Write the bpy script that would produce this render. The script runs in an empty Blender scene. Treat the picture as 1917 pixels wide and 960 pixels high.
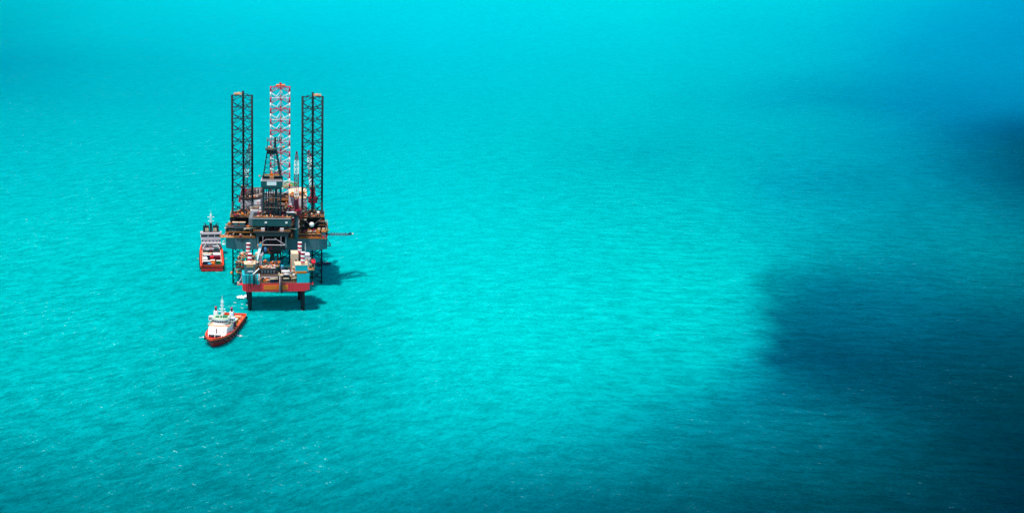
import bpy, math, random
from mathutils import Vector, Matrix, noise
random.seed(7)
scn = bpy.context.scene
COL = scn.collection

# ------------------------------------------------------------------ camera
H_CAM = 232.5
cam_d = bpy.data.cameras.new("camera")
cam = bpy.data.objects.new("camera", cam_d); COL.objects.link(cam)
cam.location = (0, 0, H_CAM)
cam.rotation_euler = (math.radians(90 - 10.5), 0, 0)
cam_d.sensor_width = 36
cam_d.lens = 36 * 2740 / 1917
cam_d.shift_x = (958.5 - 520) / 1917
cam_d.shift_y = -(480 - 300) / 1917
cam_d.clip_start = 1; cam_d.clip_end = 60000
scn.camera = cam

# ------------------------------------------------------------------ light
TO_SUN = Vector((-.24, -.16, .94)).normalized()
elev = math.asin(TO_SUN.z); azim = math.atan2(TO_SUN.x, TO_SUN.y)
world = bpy.data.worlds.new("World"); scn.world = world; world.use_nodes = True
nt = world.node_tree
sky = nt.nodes.new("ShaderNodeTexSky"); sky.sky_type = 'NISHITA'; sky.sun_disc = False
sky.sun_elevation = elev; sky.sun_rotation = azim
sky.air_density = 1.0; sky.dust_density = 0.6
bgn = nt.nodes["Background"]; bgn.inputs[1].default_value = 0.125
nt.links.new(sky.outputs[0], bgn.inputs[0])
sun_d = bpy.data.lights.new("sun", 'SUN'); sun_d.energy = 4.5; sun_d.angle = math.radians(0.9)
sun_d.color = (1, .95, .88)
sun = bpy.data.objects.new("sun", sun_d); COL.objects.link(sun)
sun.rotation_euler = (-TO_SUN).to_track_quat('-Z', 'Y').to_euler()
vs = scn.view_settings
vs.view_transform = 'Standard'; vs.look = 'None'; vs.gamma = 1; vs.use_curve_mapping = False
vs.exposure = 0.25

# ------------------------------------------------------------------ node helpers
def newmat(name):
    m = bpy.data.materials.new(name); m.use_nodes = True
    return m, m.node_tree, m.node_tree.nodes["Principled BSDF"]
def N(t, typ, **kw):
    n = t.nodes.new(typ)
    for k, v in kw.items(): setattr(n, k, v)
    return n
def math_n(t, op, a, b=None, clamp=False):
    n = N(t, "ShaderNodeMath", operation=op, use_clamp=clamp)
    for i, v in enumerate((a, b)):
        if v is None: continue
        if isinstance(v, (int, float)): n.inputs[i].default_value = v
        else: t.links.new(v, n.inputs[i])
    return n.outputs[0]
def mix_c(t, f, a, b):
    n = N(t, "ShaderNodeMix", data_type='RGBA')
    for i, v in ((0, f), (6, a), (7, b)):
        if isinstance(v, (int, float)): n.inputs[i].default_value = v
        elif isinstance(v, tuple): n.inputs[i].default_value = (*v, 1)
        else: t.links.new(v, n.inputs[i])
    return n.outputs[2]
def mapped(t, src, rot=0, scale=(1, 1, 1), loc=(0, 0, 0)):
    # rotate first, then scale along the rotated axes
    m1 = N(t, "ShaderNodeMapping"); m1.inputs['Rotation'].default_value[2] = rot; m1.inputs['Location'].default_value = loc
    t.links.new(src, m1.inputs[0])
    m2 = N(t, "ShaderNodeMapping"); m2.inputs['Scale'].default_value = scale
    t.links.new(m1.outputs[0], m2.inputs[0])
    return m2.outputs[0]
def noise_n(t, vec, scale, detail=3, rough=.5, dist=0):
    n = N(t, "ShaderNodeTexNoise"); n.inputs['Scale'].default_value = scale
    n.inputs['Detail'].default_value = detail; n.inputs['Roughness'].default_value = rough
    n.inputs['Distortion'].default_value = dist
    t.links.new(vec, n.inputs['Vector'])
    return n.outputs['Fac']
def smooth(t, v, a, b, lo=0., hi=1.):
    n = N(t, "ShaderNodeMapRange", interpolation_type='SMOOTHSTEP')
    t.links.new(v, n.inputs[0])
    for i, x in zip((1, 2, 3, 4), (a, b, lo, hi)): n.inputs[i].default_value = x
    return n.outputs[0]

MATS = {}
def paint(key, rgb, rough=.5, wear=.35, rust=.25, metal=0., grime=(.05, .045, .04)):
    """painted steel: uneven fading, vertical streaks, rusty blotches"""
    m, t, b = newmat(key)
    geo = N(t, "ShaderNodeNewGeometry").outputs['Position']
    fade = noise_n(t, mapped(t, geo, scale=(.35, .35, .35)), 1, 4, .6)
    streak = noise_n(t, mapped(t, geo, scale=(1.6, 1.6, .12)), 1, 4, .65)
    spots = noise_n(t, mapped(t, geo, scale=(.9, .9, .5)), 1.3, 5, .7)
    c = mix_c(t, smooth(t, fade, .35, .7, 0, wear * .6), rgb, tuple(min(1, x * .7 + .008) for x in rgb))
    c = mix_c(t, smooth(t, streak, .5, .75, 0, wear), c, tuple(x * .45 + g * .25 for x, g in zip(rgb, grime)))
    c = mix_c(t, smooth(t, spots, .6, .72, 0, rust), c, (.16, .06, .025))
    t.links.new(c, b.inputs['Base Color'])
    b.inputs['Roughness'].default_value = rough; b.inputs['Metallic'].default_value = metal
    MATS[key] = m
    return m
paint('leg_steel', (0.002, 0.008, 0.014), 0.8, .3, .12)
paint('leg_red', (0.66, 0.008, 0.07), .5, .2, .05)
paint('leg_white', (0.86, 0.86, 0.84), .5, .2, .05)
paint('hull_grey', (0.065, 0.165, 0.195), .55, .45, .16)
paint('hull_teal', (0.003, 0.085, 0.09), .5, .4, .1)
paint('dark_teal', (0.003, 0.028, 0.034), .55, .4, .1)
paint('dark', (.006, .012, .018), .6, .3, .1)
paint('deck_brown', (0.085, 0.05, 0.035), .7, .5, .5)
paint('rail_orange', (0.62, 0.19, 0.015), .6, .5, .3)
paint('orange', (0.95, 0.19, 0.01), .5, .3, .15)
paint('yellow', (0.95, 0.32, 0.02), .5, .25, .15)
paint('panel_yellow', (1.0, 0.21, 0.008), .5, .2, .1)
paint('crane_red', (0.46, 0.006, 0.05), .45, .25, .05)
paint('boom_red', (0.42, 0.01, 0.09), .5, .3, .1)
paint('signal_red', (0.85, 0.01, 0.03), .45, .2, .05)
paint('stripe_red', (0.55, 0.003, 0.04), .45, .25, .05)
paint('white', (0.86, 0.84, 0.8), .5, .25, .05)
paint('bright_white', (0.92, 0.92, 0.9), .45, .12, .02)
paint('lilac_grey', (0.64, 0.6, 0.63), .5, .2, .06)
paint('cream', (0.82, 0.6, 0.4), .55, .35, .2)
paint('grey', (0.15, 0.18, 0.2), .6, .4, .15)
paint('light_teal', (0.0, 0.46, 0.52), .5, .25, .05)
paint('plat_teal', (0.0, 0.5, 0.56), .5, .3, .05)
paint('plat_red', (0.92, 0.028, 0.045), .5, .3, .1)
paint('ship_red', (0.85, 0.05, 0.025), .5, .3, .1)
paint('ship_dark_red', (0.66, 0.014, 0.016), .5, .3, .1)
paint('ship_orange', (1.0, 0.075, 0.012), .5, .2, .08)
paint('rubber', (.012, .012, .014), .9, .2, 0)
paint('green', (.01, .22, .08), .55, .3, .05)
paint('deck_green', (.38, .52, .36), .6, .4, .05)
paint('blue', (.01, .14, .34), .45, .3, .08)
paint('navy', (.006, .04, .10), .45, .3, .08)
paint('sky_blue', (.02, .42, .62), .4, .2, .05)
paint('olive', (.34, .36, .05), .6, .4, .1)
paint('maroon', (0.16, 0.006, 0.03), .5, .3, .1)
paint('worn_yellow', (.9, .165, .008), .6, .2, .05)
paint('tan', (.55, .30, .13), .6, .4, .15)
paint('ship_grey', (.44, .40, .44), .55, .35, .2)
def glassy(key, rgb):
    m, t, b = newmat(key)
    geo = N(t, "ShaderNodeNewGeometry").outputs['Position']
    c = mix_c(t, noise_n(t, geo, 1.1), tuple(x * .5 for x in rgb), rgb)
    t.links.new(c, b.inputs['Base Color'])
    b.inputs['Roughness'].default_value = .08; MATS[key] = m
glassy('window_glass', (.01, .02, .03))

# ------------------------------------------------------------------ mesh builder
class MB:
    def __init__(self): self.v = []; self.f = []; self.m = []; self.keys = []; self.s = []
    def k(self, key):
        if key not in self.keys: self.keys.append(key)
        return self.keys.index(key)
    def poly(self, pts, faces, key, smooth=False):
        o = len(self.v); self.v += [tuple(p) for p in pts]; mi = self.k(key)
        for f in faces: self.f.append([o + i for i in f]); self.m.append(mi); self.s.append(smooth)
    def box(self, c, s, key, rz=0., taper=1.):
        cx, cy, cz = c; hx, hy, hz = s[0] / 2, s[1] / 2, s[2] / 2
        ca, sa = math.cos(rz), math.sin(rz); P = []
        for z in (-1, 1):
            k = taper if z > 0 else 1
            for x, y in ((-1, -1), (1, -1), (1, 1), (-1, 1)):
                a, b = x * hx * k, y * hy * k
                P.append((cx + a * ca - b * sa, cy + a * sa + b * ca, cz + z * hz))
        self.poly(P, [(0, 3, 2, 1), (4, 5, 6, 7), (0, 1, 5, 4), (1, 2, 6, 5), (2, 3, 7, 6), (3, 0, 4, 7)], key)
        return self
    def bx(self, x0, x1, y0, y1, z0, z1, key):
        return self.box(((x0 + x1) / 2, (y0 + y1) / 2, (z0 + z1) / 2), (x1 - x0, y1 - y0, z1 - z0), key)
    def tube(self, p, q, r, key, n=6, r2=None, sm=True):
        p, q = Vector(p), Vector(q); d = q - p
        if d.length < 1e-6: return self
        r2 = r if r2 is None else r2
        a = d.orthogonal().normalized() if abs(d.normalized().z) < .99 else Vector((1, 0, 0))
        b = d.normalized().cross(a).normalized(); a = b.cross(d.normalized())
        P = []
        for c, rr in ((p, r), (q, r2)):
            for i in range(n):
                t = 2 * math.pi * (i + .5) / n
                P.append(c + (a * math.cos(t) + b * math.sin(t)) * rr)
        o = len(self.v)
        self.poly(P, [(i, (i + 1) % n, n + (i + 1) % n, n + i) for i in range(n)], key, sm and n > 5)
        self.poly([], [], key)
        mi = self.k(key)
        self.f.append([o + i for i in reversed(range(n))]); self.m.append(mi); self.s.append(False)
        self.f.append([o + n + i for i in range(n)]); self.m.append(mi); self.s.append(False)
        return self
    def bar(self, p, q, w, key): return self.tube(p, q, w * .7, key, 4, sm=False)
    def prism(self, pts, z0, z1, key, topkey=None):
        n = len(pts)
        P = [(x, y, z0) for x, y in pts] + [(x, y, z1) for x, y in pts]
        self.poly(P, [(i, (i + 1) % n, n + (i + 1) % n, n + i) for i in range(n)] + [tuple(reversed(range(n)))], key)
        self.poly(P[n:], [tuple(range(n))], topkey or key)
        return self
    def ball(self, c, r, key, n=12, sz=1.):
        P = []; F = []; R = n // 2
        for i in range(R + 1):
            th = math.pi * i / R
            for j in range(n):
                ph = 2 * math.pi * j / n
                P.append((c[0] + r * math.sin(th) * math.cos(ph), c[1] + r * math.sin(th) * math.sin(ph), c[2] + r * sz * math.cos(th)))
        for i in range(R):
            for j in range(n):
                F.append((i * n + j, (i + 1) * n + j, (i + 1) * n + (j + 1) % n, i * n + (j + 1) % n))
        self.poly(P, F, key, True); return self
    def rail(self, pts, h=1.1, key='rail_orange', w=.09, step=2.5, mid=True):
        for p, q in zip(pts, pts[1:]):
            p, q = Vector(p), Vector(q); L = (q - p).length; n = max(1, int(L / step))
            for i in range(n + 1):
                a = p.lerp(q, i / n); self.bar(a, a + Vector((0, 0, h)), w, key)
            self.bar(p + Vector((0, 0, h)), q + Vector((0, 0, h)), w, key)
            if mid: self.bar(p + Vector((0, 0, h * .55)), q + Vector((0, 0, h * .55)), w * .8, key)
        return self
    def truss(self, p, q, w, h, key, n=6, t=.14, key2=None, up=(0, 0, 1), ends=(1, 1)):
        """square lattice boom between p and q; ends scale the width at each end"""
        p, q = Vector(p), Vector(q); d = (q - p).normalized(); up = Vector(up)
        s = d.cross(up).normalized(); u = s.cross(d).normalized()
        def ring(i):
            f = i / n; k = 1
            if f < .18: k = ends[0] + (1 - ends[0]) * f / .18
            if f > .80: k = ends[1] + (1 - ends[1]) * (1 - f) / .20
            c = p.lerp(q, f)
            return [c + s * (a * w / 2 * k) + u * (b * h / 2 * k) for a, b in ((-1, -1), (1, -1), (1, 1), (-1, 1))]
        for i in range(n):
            kk = key if not key2 else key2(i / n)
            A, B = ring(i), ring(i + 1)
            for j in range(4):
                self.bar(A[j], B[j], t, kk); self.bar(A[j], A[(j + 1) % 4], t * .7, kk)
                self.bar(A[j], B[(j + 1) % 4], t * .7, kk)
        return self
    def parts(self, name, parent):
        """every box that was added becomes an object of its own"""
        out = []
        for i in range(0, len(self.v), 8):
            m = MB(); fs = [j for j, f in enumerate(self.f) if i <= f[0] < i + 8]
            m.v = self.v[i:i + 8]; m.keys = self.keys; m.f = [[a - i for a in self.f[j]] for j in fs]; m.m = [self.m[j] for j in fs]; m.s = [False] * len(fs)
            out.append(m.build(name, parent))
        return out
    def build(self, name, parent=None, bevel=0.):
        me = bpy.data.meshes.new(name); me.from_pydata(self.v, [], self.f); me.update()
        for k in self.keys: me.materials.append(MATS[k])
        me.polygons.foreach_set('material_index', self.m); me.polygons.foreach_set('use_smooth', self.s)
        o = bpy.data.objects.new(name, me); COL.objects.link(o)
        if parent: o.parent = parent
        if bevel:
            b = o.modifiers.new("bevel", 'BEVEL'); b.width = bevel; b.segments = 1
        return o
def tag(o, label=None, cat=None, group=None, kind=None):
    if label: o["label"] = label
    if cat: o["category"] = cat
    if group: o["group"] = group
    if kind: o["kind"] = kind
    return o
def empty(name, loc, rz=0., **kw):
    o = bpy.data.objects.new(name, None); COL.objects.link(o); o.empty_display_size = 1
    o.location = loc; o.rotation_euler = (0, 0, rz)
    return tag(o, **kw)
def frame_of(loc, rz):
    M = (Matrix.Translation(Vector(loc)) @ Matrix.Rotation(rz, 4, 'Z')).inverted()
    return lambda X, Y, Z=0: M @ Vector((X, Y, Z))

# ------------------------------------------------------------------ the sea
def sea_material():
    m, t, b = newmat('sea_water'); t.nodes.remove(b)
    out = t.nodes["Material Output"]
    pos = N(t, "ShaderNodeNewGeometry").outputs['Position']
    sx = N(t, "ShaderNodeSeparateXYZ"); t.links.new(pos, sx.inputs[0])
    side = smooth(t, sx.outputs[0], -40, 260)
    def two(angL, angR, sc, *a):
        l = noise_n(t, mapped(t, pos, math.radians(angL), sc), *a); r = noise_n(t, mapped(t, pos, math.radians(angR), sc), *a)
        m = N(t, "ShaderNodeMix", data_type='FLOAT'); t.links.new(side, m.inputs[0]); t.links.new(l, m.inputs[2]); t.links.new(r, m.inputs[3])
        return m.outputs[0]
    swell = noise_n(t, mapped(t, pos, math.radians(-20), (.3, 1, 1)), .022, 2, .5)
    wave = two(-38, 8, (.42, 1, 1), .16, 5, .70, .5)
    chop = two(-52, 20, (.44, 1, 1), .55, 5, .74, .4)
    rip = noise_n(t, mapped(t, pos, math.radians(-8), (.5, 1, 1)), 1.1, 4, .7)
    h = math_n(t, 'ADD', math_n(t, 'ADD', math_n(t, 'MULTIPLY', swell, 4.5), math_n(t, 'MULTIPLY', wave, 4.2)),
               math_n(t, 'ADD', math_n(t, 'MULTIPLY', chop, 2.0), math_n(t, 'MULTIPLY', rip, .35)))
    bump = N(t, "ShaderNodeBump"); bump.inputs['Strength'].default_value = 1; bump.inputs['Distance'].default_value = 1
    t.links.new(h, bump.inputs['Height'])
    # water colour: lighter and darker turquoise areas, stored on the sea mesh
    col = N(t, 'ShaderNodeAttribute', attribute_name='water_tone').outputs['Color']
    # light on the waves painted into the colour: brighter crests, darker troughs
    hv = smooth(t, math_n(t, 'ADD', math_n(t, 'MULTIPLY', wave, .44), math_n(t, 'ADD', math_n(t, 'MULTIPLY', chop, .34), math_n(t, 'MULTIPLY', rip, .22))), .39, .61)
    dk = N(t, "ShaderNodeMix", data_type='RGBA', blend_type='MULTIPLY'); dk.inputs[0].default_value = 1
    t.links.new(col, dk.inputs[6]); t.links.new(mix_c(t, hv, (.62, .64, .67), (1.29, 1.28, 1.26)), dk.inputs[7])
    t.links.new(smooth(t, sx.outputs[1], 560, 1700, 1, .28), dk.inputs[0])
    t.links.new(smooth(t, sx.outputs[1], 600, 2000, 1, .4), bump.inputs['Strength'])
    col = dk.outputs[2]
    # whitecaps
    area = smooth(t, noise_n(t, mapped(t, pos, .3, (1, 1, 1)), .012, 2), .42, .6)
    cap = smooth(t, noise_n(t, mapped(t, pos, math.radians(40), (.5, 1, 1)), .6, 6, .78), .60, .66)
    near = math_n(t, 'MULTIPLY', smooth(t, wave, .50, .60), smooth(t, sx.outputs[0], -20, 160, 1, .25))
    foam = math_n(t, 'MULTIPLY', math_n(t, 'MULTIPLY', cap, near), math_n(t, 'MULTIPLY', area, 1.))
    col = mix_c(t, foam, col, (.5, .95, .9))
    dif = N(t, "ShaderNodeSubsurfaceScattering", falloff='BURLEY'); dif.inputs['Scale'].default_value = 5; dif.inputs['Radius'].default_value = (.3, 1, 1); t.links.new(col, dif.inputs[0]); t.links.new(bump.outputs[0], dif.inputs['Normal'])
    gl = N(t, "ShaderNodeBsdfGlossy"); gl.inputs['Color'].default_value = (.0, .80, .72, 1); gl.inputs['Roughness'].default_value = .22
    t.links.new(bump.outputs[0], gl.inputs['Normal'])
    fr = N(t, "ShaderNodeFresnel"); fr.inputs[0].default_value = 1.33; t.links.new(bump.outputs[0], fr.inputs['Normal'])
    mx = N(t, "ShaderNodeMixShader"); t.links.new(math_n(t, 'MULTIPLY', fr.outputs[0], .32), mx.inputs[0])
    t.links.new(dif.outputs[0], mx.inputs[1]); t.links.new(gl.outputs[0], mx.inputs[2]); t.links.new(mx.outputs[0], out.inputs[0])
    MATS['sea_water'] = m
def view_pt(px, py):      # where the line of sight through a photo point meets the water
    v = (py - 300) / 2740; p = math.radians(10.5); c, s_ = math.cos(p), math.sin(p)
    y = H_CAM * (c - v * s_) / (s_ + v * c); return (px - 520) * (y * c + H_CAM * s_) / 2740, y
# chart of the sea colour: how green and how blue the water is, by distance (rows) and bearing (columns)
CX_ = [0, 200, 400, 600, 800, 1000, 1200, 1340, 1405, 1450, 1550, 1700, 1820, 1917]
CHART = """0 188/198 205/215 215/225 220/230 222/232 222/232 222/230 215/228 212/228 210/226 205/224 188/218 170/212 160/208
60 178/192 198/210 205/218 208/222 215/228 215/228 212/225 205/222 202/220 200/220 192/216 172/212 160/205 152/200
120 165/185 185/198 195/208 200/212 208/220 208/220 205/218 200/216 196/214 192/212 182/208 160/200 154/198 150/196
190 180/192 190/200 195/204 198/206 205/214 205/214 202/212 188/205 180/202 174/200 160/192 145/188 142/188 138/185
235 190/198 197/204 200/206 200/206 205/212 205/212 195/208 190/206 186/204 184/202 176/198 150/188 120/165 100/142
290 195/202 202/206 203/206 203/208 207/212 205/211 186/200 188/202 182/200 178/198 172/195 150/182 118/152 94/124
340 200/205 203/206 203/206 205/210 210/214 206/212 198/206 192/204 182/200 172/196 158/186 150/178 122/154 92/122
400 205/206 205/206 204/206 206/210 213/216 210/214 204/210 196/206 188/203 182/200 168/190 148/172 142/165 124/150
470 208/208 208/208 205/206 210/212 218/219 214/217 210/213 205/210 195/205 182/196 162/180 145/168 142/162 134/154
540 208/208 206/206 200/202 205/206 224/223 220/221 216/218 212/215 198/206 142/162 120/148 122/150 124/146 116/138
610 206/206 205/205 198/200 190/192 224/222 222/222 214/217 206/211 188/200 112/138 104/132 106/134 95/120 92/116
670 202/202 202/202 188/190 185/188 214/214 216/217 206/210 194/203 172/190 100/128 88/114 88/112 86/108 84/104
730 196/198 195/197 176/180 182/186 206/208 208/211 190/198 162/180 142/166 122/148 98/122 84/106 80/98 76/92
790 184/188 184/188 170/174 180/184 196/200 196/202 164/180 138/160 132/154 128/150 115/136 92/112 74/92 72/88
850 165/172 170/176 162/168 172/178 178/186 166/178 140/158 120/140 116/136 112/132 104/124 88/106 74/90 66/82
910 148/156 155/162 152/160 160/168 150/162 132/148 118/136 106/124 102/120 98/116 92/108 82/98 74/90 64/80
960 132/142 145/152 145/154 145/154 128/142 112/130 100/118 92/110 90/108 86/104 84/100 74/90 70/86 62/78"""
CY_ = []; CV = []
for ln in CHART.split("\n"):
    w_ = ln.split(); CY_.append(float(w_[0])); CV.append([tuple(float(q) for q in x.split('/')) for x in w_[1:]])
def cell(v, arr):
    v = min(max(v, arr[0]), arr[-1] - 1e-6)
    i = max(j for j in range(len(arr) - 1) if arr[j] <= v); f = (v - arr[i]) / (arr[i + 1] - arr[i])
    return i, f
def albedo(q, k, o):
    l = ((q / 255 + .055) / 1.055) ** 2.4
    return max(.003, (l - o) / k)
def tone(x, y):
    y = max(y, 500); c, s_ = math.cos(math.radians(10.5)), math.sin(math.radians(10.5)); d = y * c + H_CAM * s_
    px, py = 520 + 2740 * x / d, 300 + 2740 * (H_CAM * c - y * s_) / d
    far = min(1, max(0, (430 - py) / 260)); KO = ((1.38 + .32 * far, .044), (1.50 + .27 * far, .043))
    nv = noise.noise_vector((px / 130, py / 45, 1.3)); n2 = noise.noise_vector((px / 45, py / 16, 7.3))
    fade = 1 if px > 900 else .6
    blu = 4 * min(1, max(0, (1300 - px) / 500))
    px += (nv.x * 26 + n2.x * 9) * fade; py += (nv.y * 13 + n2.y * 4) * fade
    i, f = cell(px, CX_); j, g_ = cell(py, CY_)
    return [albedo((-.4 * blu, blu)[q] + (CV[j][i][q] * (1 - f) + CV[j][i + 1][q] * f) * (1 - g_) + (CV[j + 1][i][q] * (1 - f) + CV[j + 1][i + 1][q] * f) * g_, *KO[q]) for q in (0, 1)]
sea_material()
gx = [-20000, -6000, -2500, -1100] + [-700 + 13 * i for i in range(190)] + [2600, 6000, 20000]
gy = [-20000, -5000, -1000, 100, 400]
yy = 480.
while yy < 3500: gy.append(yy); yy += max(5, yy * .009)
gy += [4500, 8000, 20000]
nx, ny = len(gx), len(gy)
me = bpy.data.meshes.new('sea')
me.from_pydata([(x, y, 0) for y in gy for x in gx], [], [(j * nx + i, j * nx + i + 1, (j + 1) * nx + i + 1, (j + 1) * nx + i) for j in range(ny - 1) for i in range(nx - 1)])
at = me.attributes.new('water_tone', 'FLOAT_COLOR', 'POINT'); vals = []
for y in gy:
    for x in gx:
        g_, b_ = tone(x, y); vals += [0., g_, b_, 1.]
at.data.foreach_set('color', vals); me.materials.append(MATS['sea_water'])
o = bpy.data.objects.new('sea', me); COL.objects.link(o); tag(o, kind='structure')

def foam_material():
    m, t, b = newmat('foam')
    pos = N(t, "ShaderNodeNewGeometry").outputs['Position']
    n = noise_n(t, mapped(t, pos, .5, (.7, 1.2, 1)), .8, 6, .75)
    b.inputs['Base Color'].default_value = (.86, .9, .88, 1); b.inputs['Roughness'].default_value = .9
    at = N(t, "ShaderNodeAttribute", attribute_name='edge')
    a = smooth(t, math_n(t, 'ADD', math_n(t, 'MULTIPLY', n, 1.5), at.outputs['Fac']), .95, 1.2)
    t.links.new(a, b.inputs['Alpha'])
    MATS['foam'] = m
foam_material()
def foam_patch(name, cx, cy, rx, ry, rot, h, label, dens=.5, seed=0):
    nr, na = 10, 36; V = [(0, 0, h)]; F = []; E = [dens]
    for i in range(1, nr + 1):
        for j in range(na):
            a = 2 * math.pi * j / na; f = i / nr
            k = 1 + .28 * noise.noise((math.cos(a) * 1.3 + seed * 7, math.sin(a) * 1.3, seed))
            x, y = rx * f * k * math.cos(a), ry * f * k * math.sin(a)
            z = h * (1 - f * f) * (1 + .9 * noise.noise((x * .8, y * .8, seed + 3.)))
            V.append((x * math.cos(rot) - y * math.sin(rot), x * math.sin(rot) + y * math.cos(rot), max(z, .04) if f < 1 else .03))
            E.append(dens * (1 - f) - .35 * f * f)
    for j in range(na): F.append((0, 1 + j, 1 + (j + 1) % na))
    for i in range(nr - 1):
        for j in range(na):
            a = 1 + i * na + j; b = 1 + i * na + (j + 1) % na; F.append((a, a + na, b + na, b))
    me = bpy.data.meshes.new(name); me.from_pydata(V, [], F); me.materials.append(MATS['foam'])
    at = me.attributes.new('edge', 'FLOAT', 'POINT'); at.data.foreach_set('value', E)
    for p in me.polygons: p.use_smooth = True
    o = bpy.data.objects.new(name, me); COL.objects.link(o); o.location = (cx, cy, 0)
    return tag(o, label, 'foam', kind='stuff')

# ------------------------------------------------------------------ THE JACK-UP RIG
RIG = ((-.9, 842, 0), math.radians(-2.3))
rig = empty('jackup_rig', *RIG, label='teal jack-up drilling rig on three tall lattice legs, topped by a drilling derrick', cat='oil rig')
w2 = frame_of(*RIG)

# hull
hp = [(-25.5, 0), (25.5, 0), (30, 3), (30, 44), (9, 66), (-9, 66), (-30, 44), (-30, 3)]
b = MB().prism(hp, 22.6, 29.5, 'hull_grey', 'deck_brown')
for x in (-20, -13.5, 12, 18.5, 24): b.bx(x - .05, x + .05, -.06, 0, 22.9, 29.2, 'dark_teal')
b.bx(-30, 30, -.12, .3, 29.5, 29.75, 'rail_orange')
hull = b.build('hull', rig)
b = MB()
random.seed(3)
x = -23.4
while x < -16.2:
    w = random.choice((.28, .36, .44)); b.bx(x, x + w * .5, -.16, -.07, 28.35, 29.1, 'dark'); b.bx(x, x + w, -.16, -.07, 28.8 if random.random() < .5 else 28.35, 29.1 if random.random() < .5 else 28.6, 'dark'); x += w + .2
x = -21.2
while x < -18:
    w = .36; b.bx(x, x + w * .45, -.16, -.07, 27.35, 27.95, 'dark'); b.bx(x, x + w, -.16, -.07, 27.7, 27.95, 'dark'); x += w + .25
b.parts('letter', hull)

# legs
BAY = 6.8
def leg(X, Y, z0, z1, style):
    c = w2(X, Y); cx, cy = c.x, c.y; hw = 5.85; dp = 10.1
    ch = [(cx - hw, cy), (cx + hw, cy), (cx, cy + dp)]
    def key(z, lower):
        if style == 'dark' or z < 50: return 'leg_steel'
        return 'leg_red' if int(math.floor((z1 - z) / (BAY / 2))) % 2 == 0 else 'leg_white'
    L = MB()
    for i, (x, y) in enumerate(ch):
        z = z1
        top = z1 + (.9 if style == 'dark' and i == 2 else 0)
        L.tube((x, y, z0), (x, y, 50), .46, 'leg_steel', 8)
        zz = 50.
        if style == 'dark':
            L.tube((x, y, 50), (x, y, top), .46, 'leg_steel', 8)
            L.bx(x - .62, x + .62, y - .1, y + .1, 30, top, 'leg_steel')
        else:
            z = z1
            while z > 50:
                zb = max(50, z - BAY / 2); L.tube((x, y, zb), (x, y, z), .42, key((z + zb) / 2, 0), 8)
                L.bx(x - .5, x + .5, y - .1, y + .1, zb, z, key((z + zb) / 2, 0)); z = zb
    o = L.build('leg', rig)
    B = MB()
    n = int((z1 - z0) / BAY)
    for k in range(n + 1):
        zt = z1 - .6 - k * BAY                      # level of the horizontals
        mids = []
        for a, c2 in ((0, 1), (1, 2), (2, 0)):
            A, C2 = ch[a], ch[c2]; M = ((A[0] + C2[0]) / 2, (A[1] + C2[1]) / 2); mids.append(M)
            kh = 'leg_steel' if style == 'dark' or zt < 50 else ('leg_red' if k % 2 == 0 else 'leg_white')
            kd = 'leg_steel' if style == 'dark' or zt < 50 else 'leg_red'
            ku = 'leg_steel' if style == 'dark' or zt < 50 else 'leg_white'
            r = .18
            B.tube((*A, zt), (*C2, zt), r, kh, 6)
            for E2 in (A, C2):
                B.tube((*M, zt), (*E2, zt - BAY / 2), r, kd, 6)
                if k < n: B.tube((*E2, zt - BAY / 2), (*M, zt - BAY), r, ku, 6)
            B.box((*M, zt), (.5, .5, .5), kd)
        if style != 'dark':
            for i in range(3): B.tube((*mids[i], zt), (*mids[(i + 1) % 3], zt), r * .8, kh, 6)
    B.build('bracing', o)
    T = MB()
    if style == 'dark':
        sgn = -1 if cx < 0 else 1
        T.box((cx + sgn * 2.7, cy + 4.6, z1 - .3), (4.6, 2.6, .25), 'rail_orange'); T.rail([(cx + sgn * 2.7 - 2.3, cy + 3.4, z1 - .2), (cx + sgn * 2.7 + 2.3, cy + 3.4, z1 - .2)], 1, 'yellow', .12)
        T.box((cx + sgn * 2.4, cy + 4.8, z1 + .3), (1.6, 1, .9), 'cream')
    else:
        T.box((cx, cy + 5.4, z1 + .1), (5.4, 4.4, .3), 'orange'); T.box((cx, cy + 5.4, z1 + .9), (1.3, 1.3, 1.2), 'crane_red')
    T.build('top_platform', o)
leg(-20.95, 850, -14, 113.9, 'dark')
leg(20.4, 850, -14, 113.1, 'dark')
leg(1.5, 897, -14, 112.6, 'banded')

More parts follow.
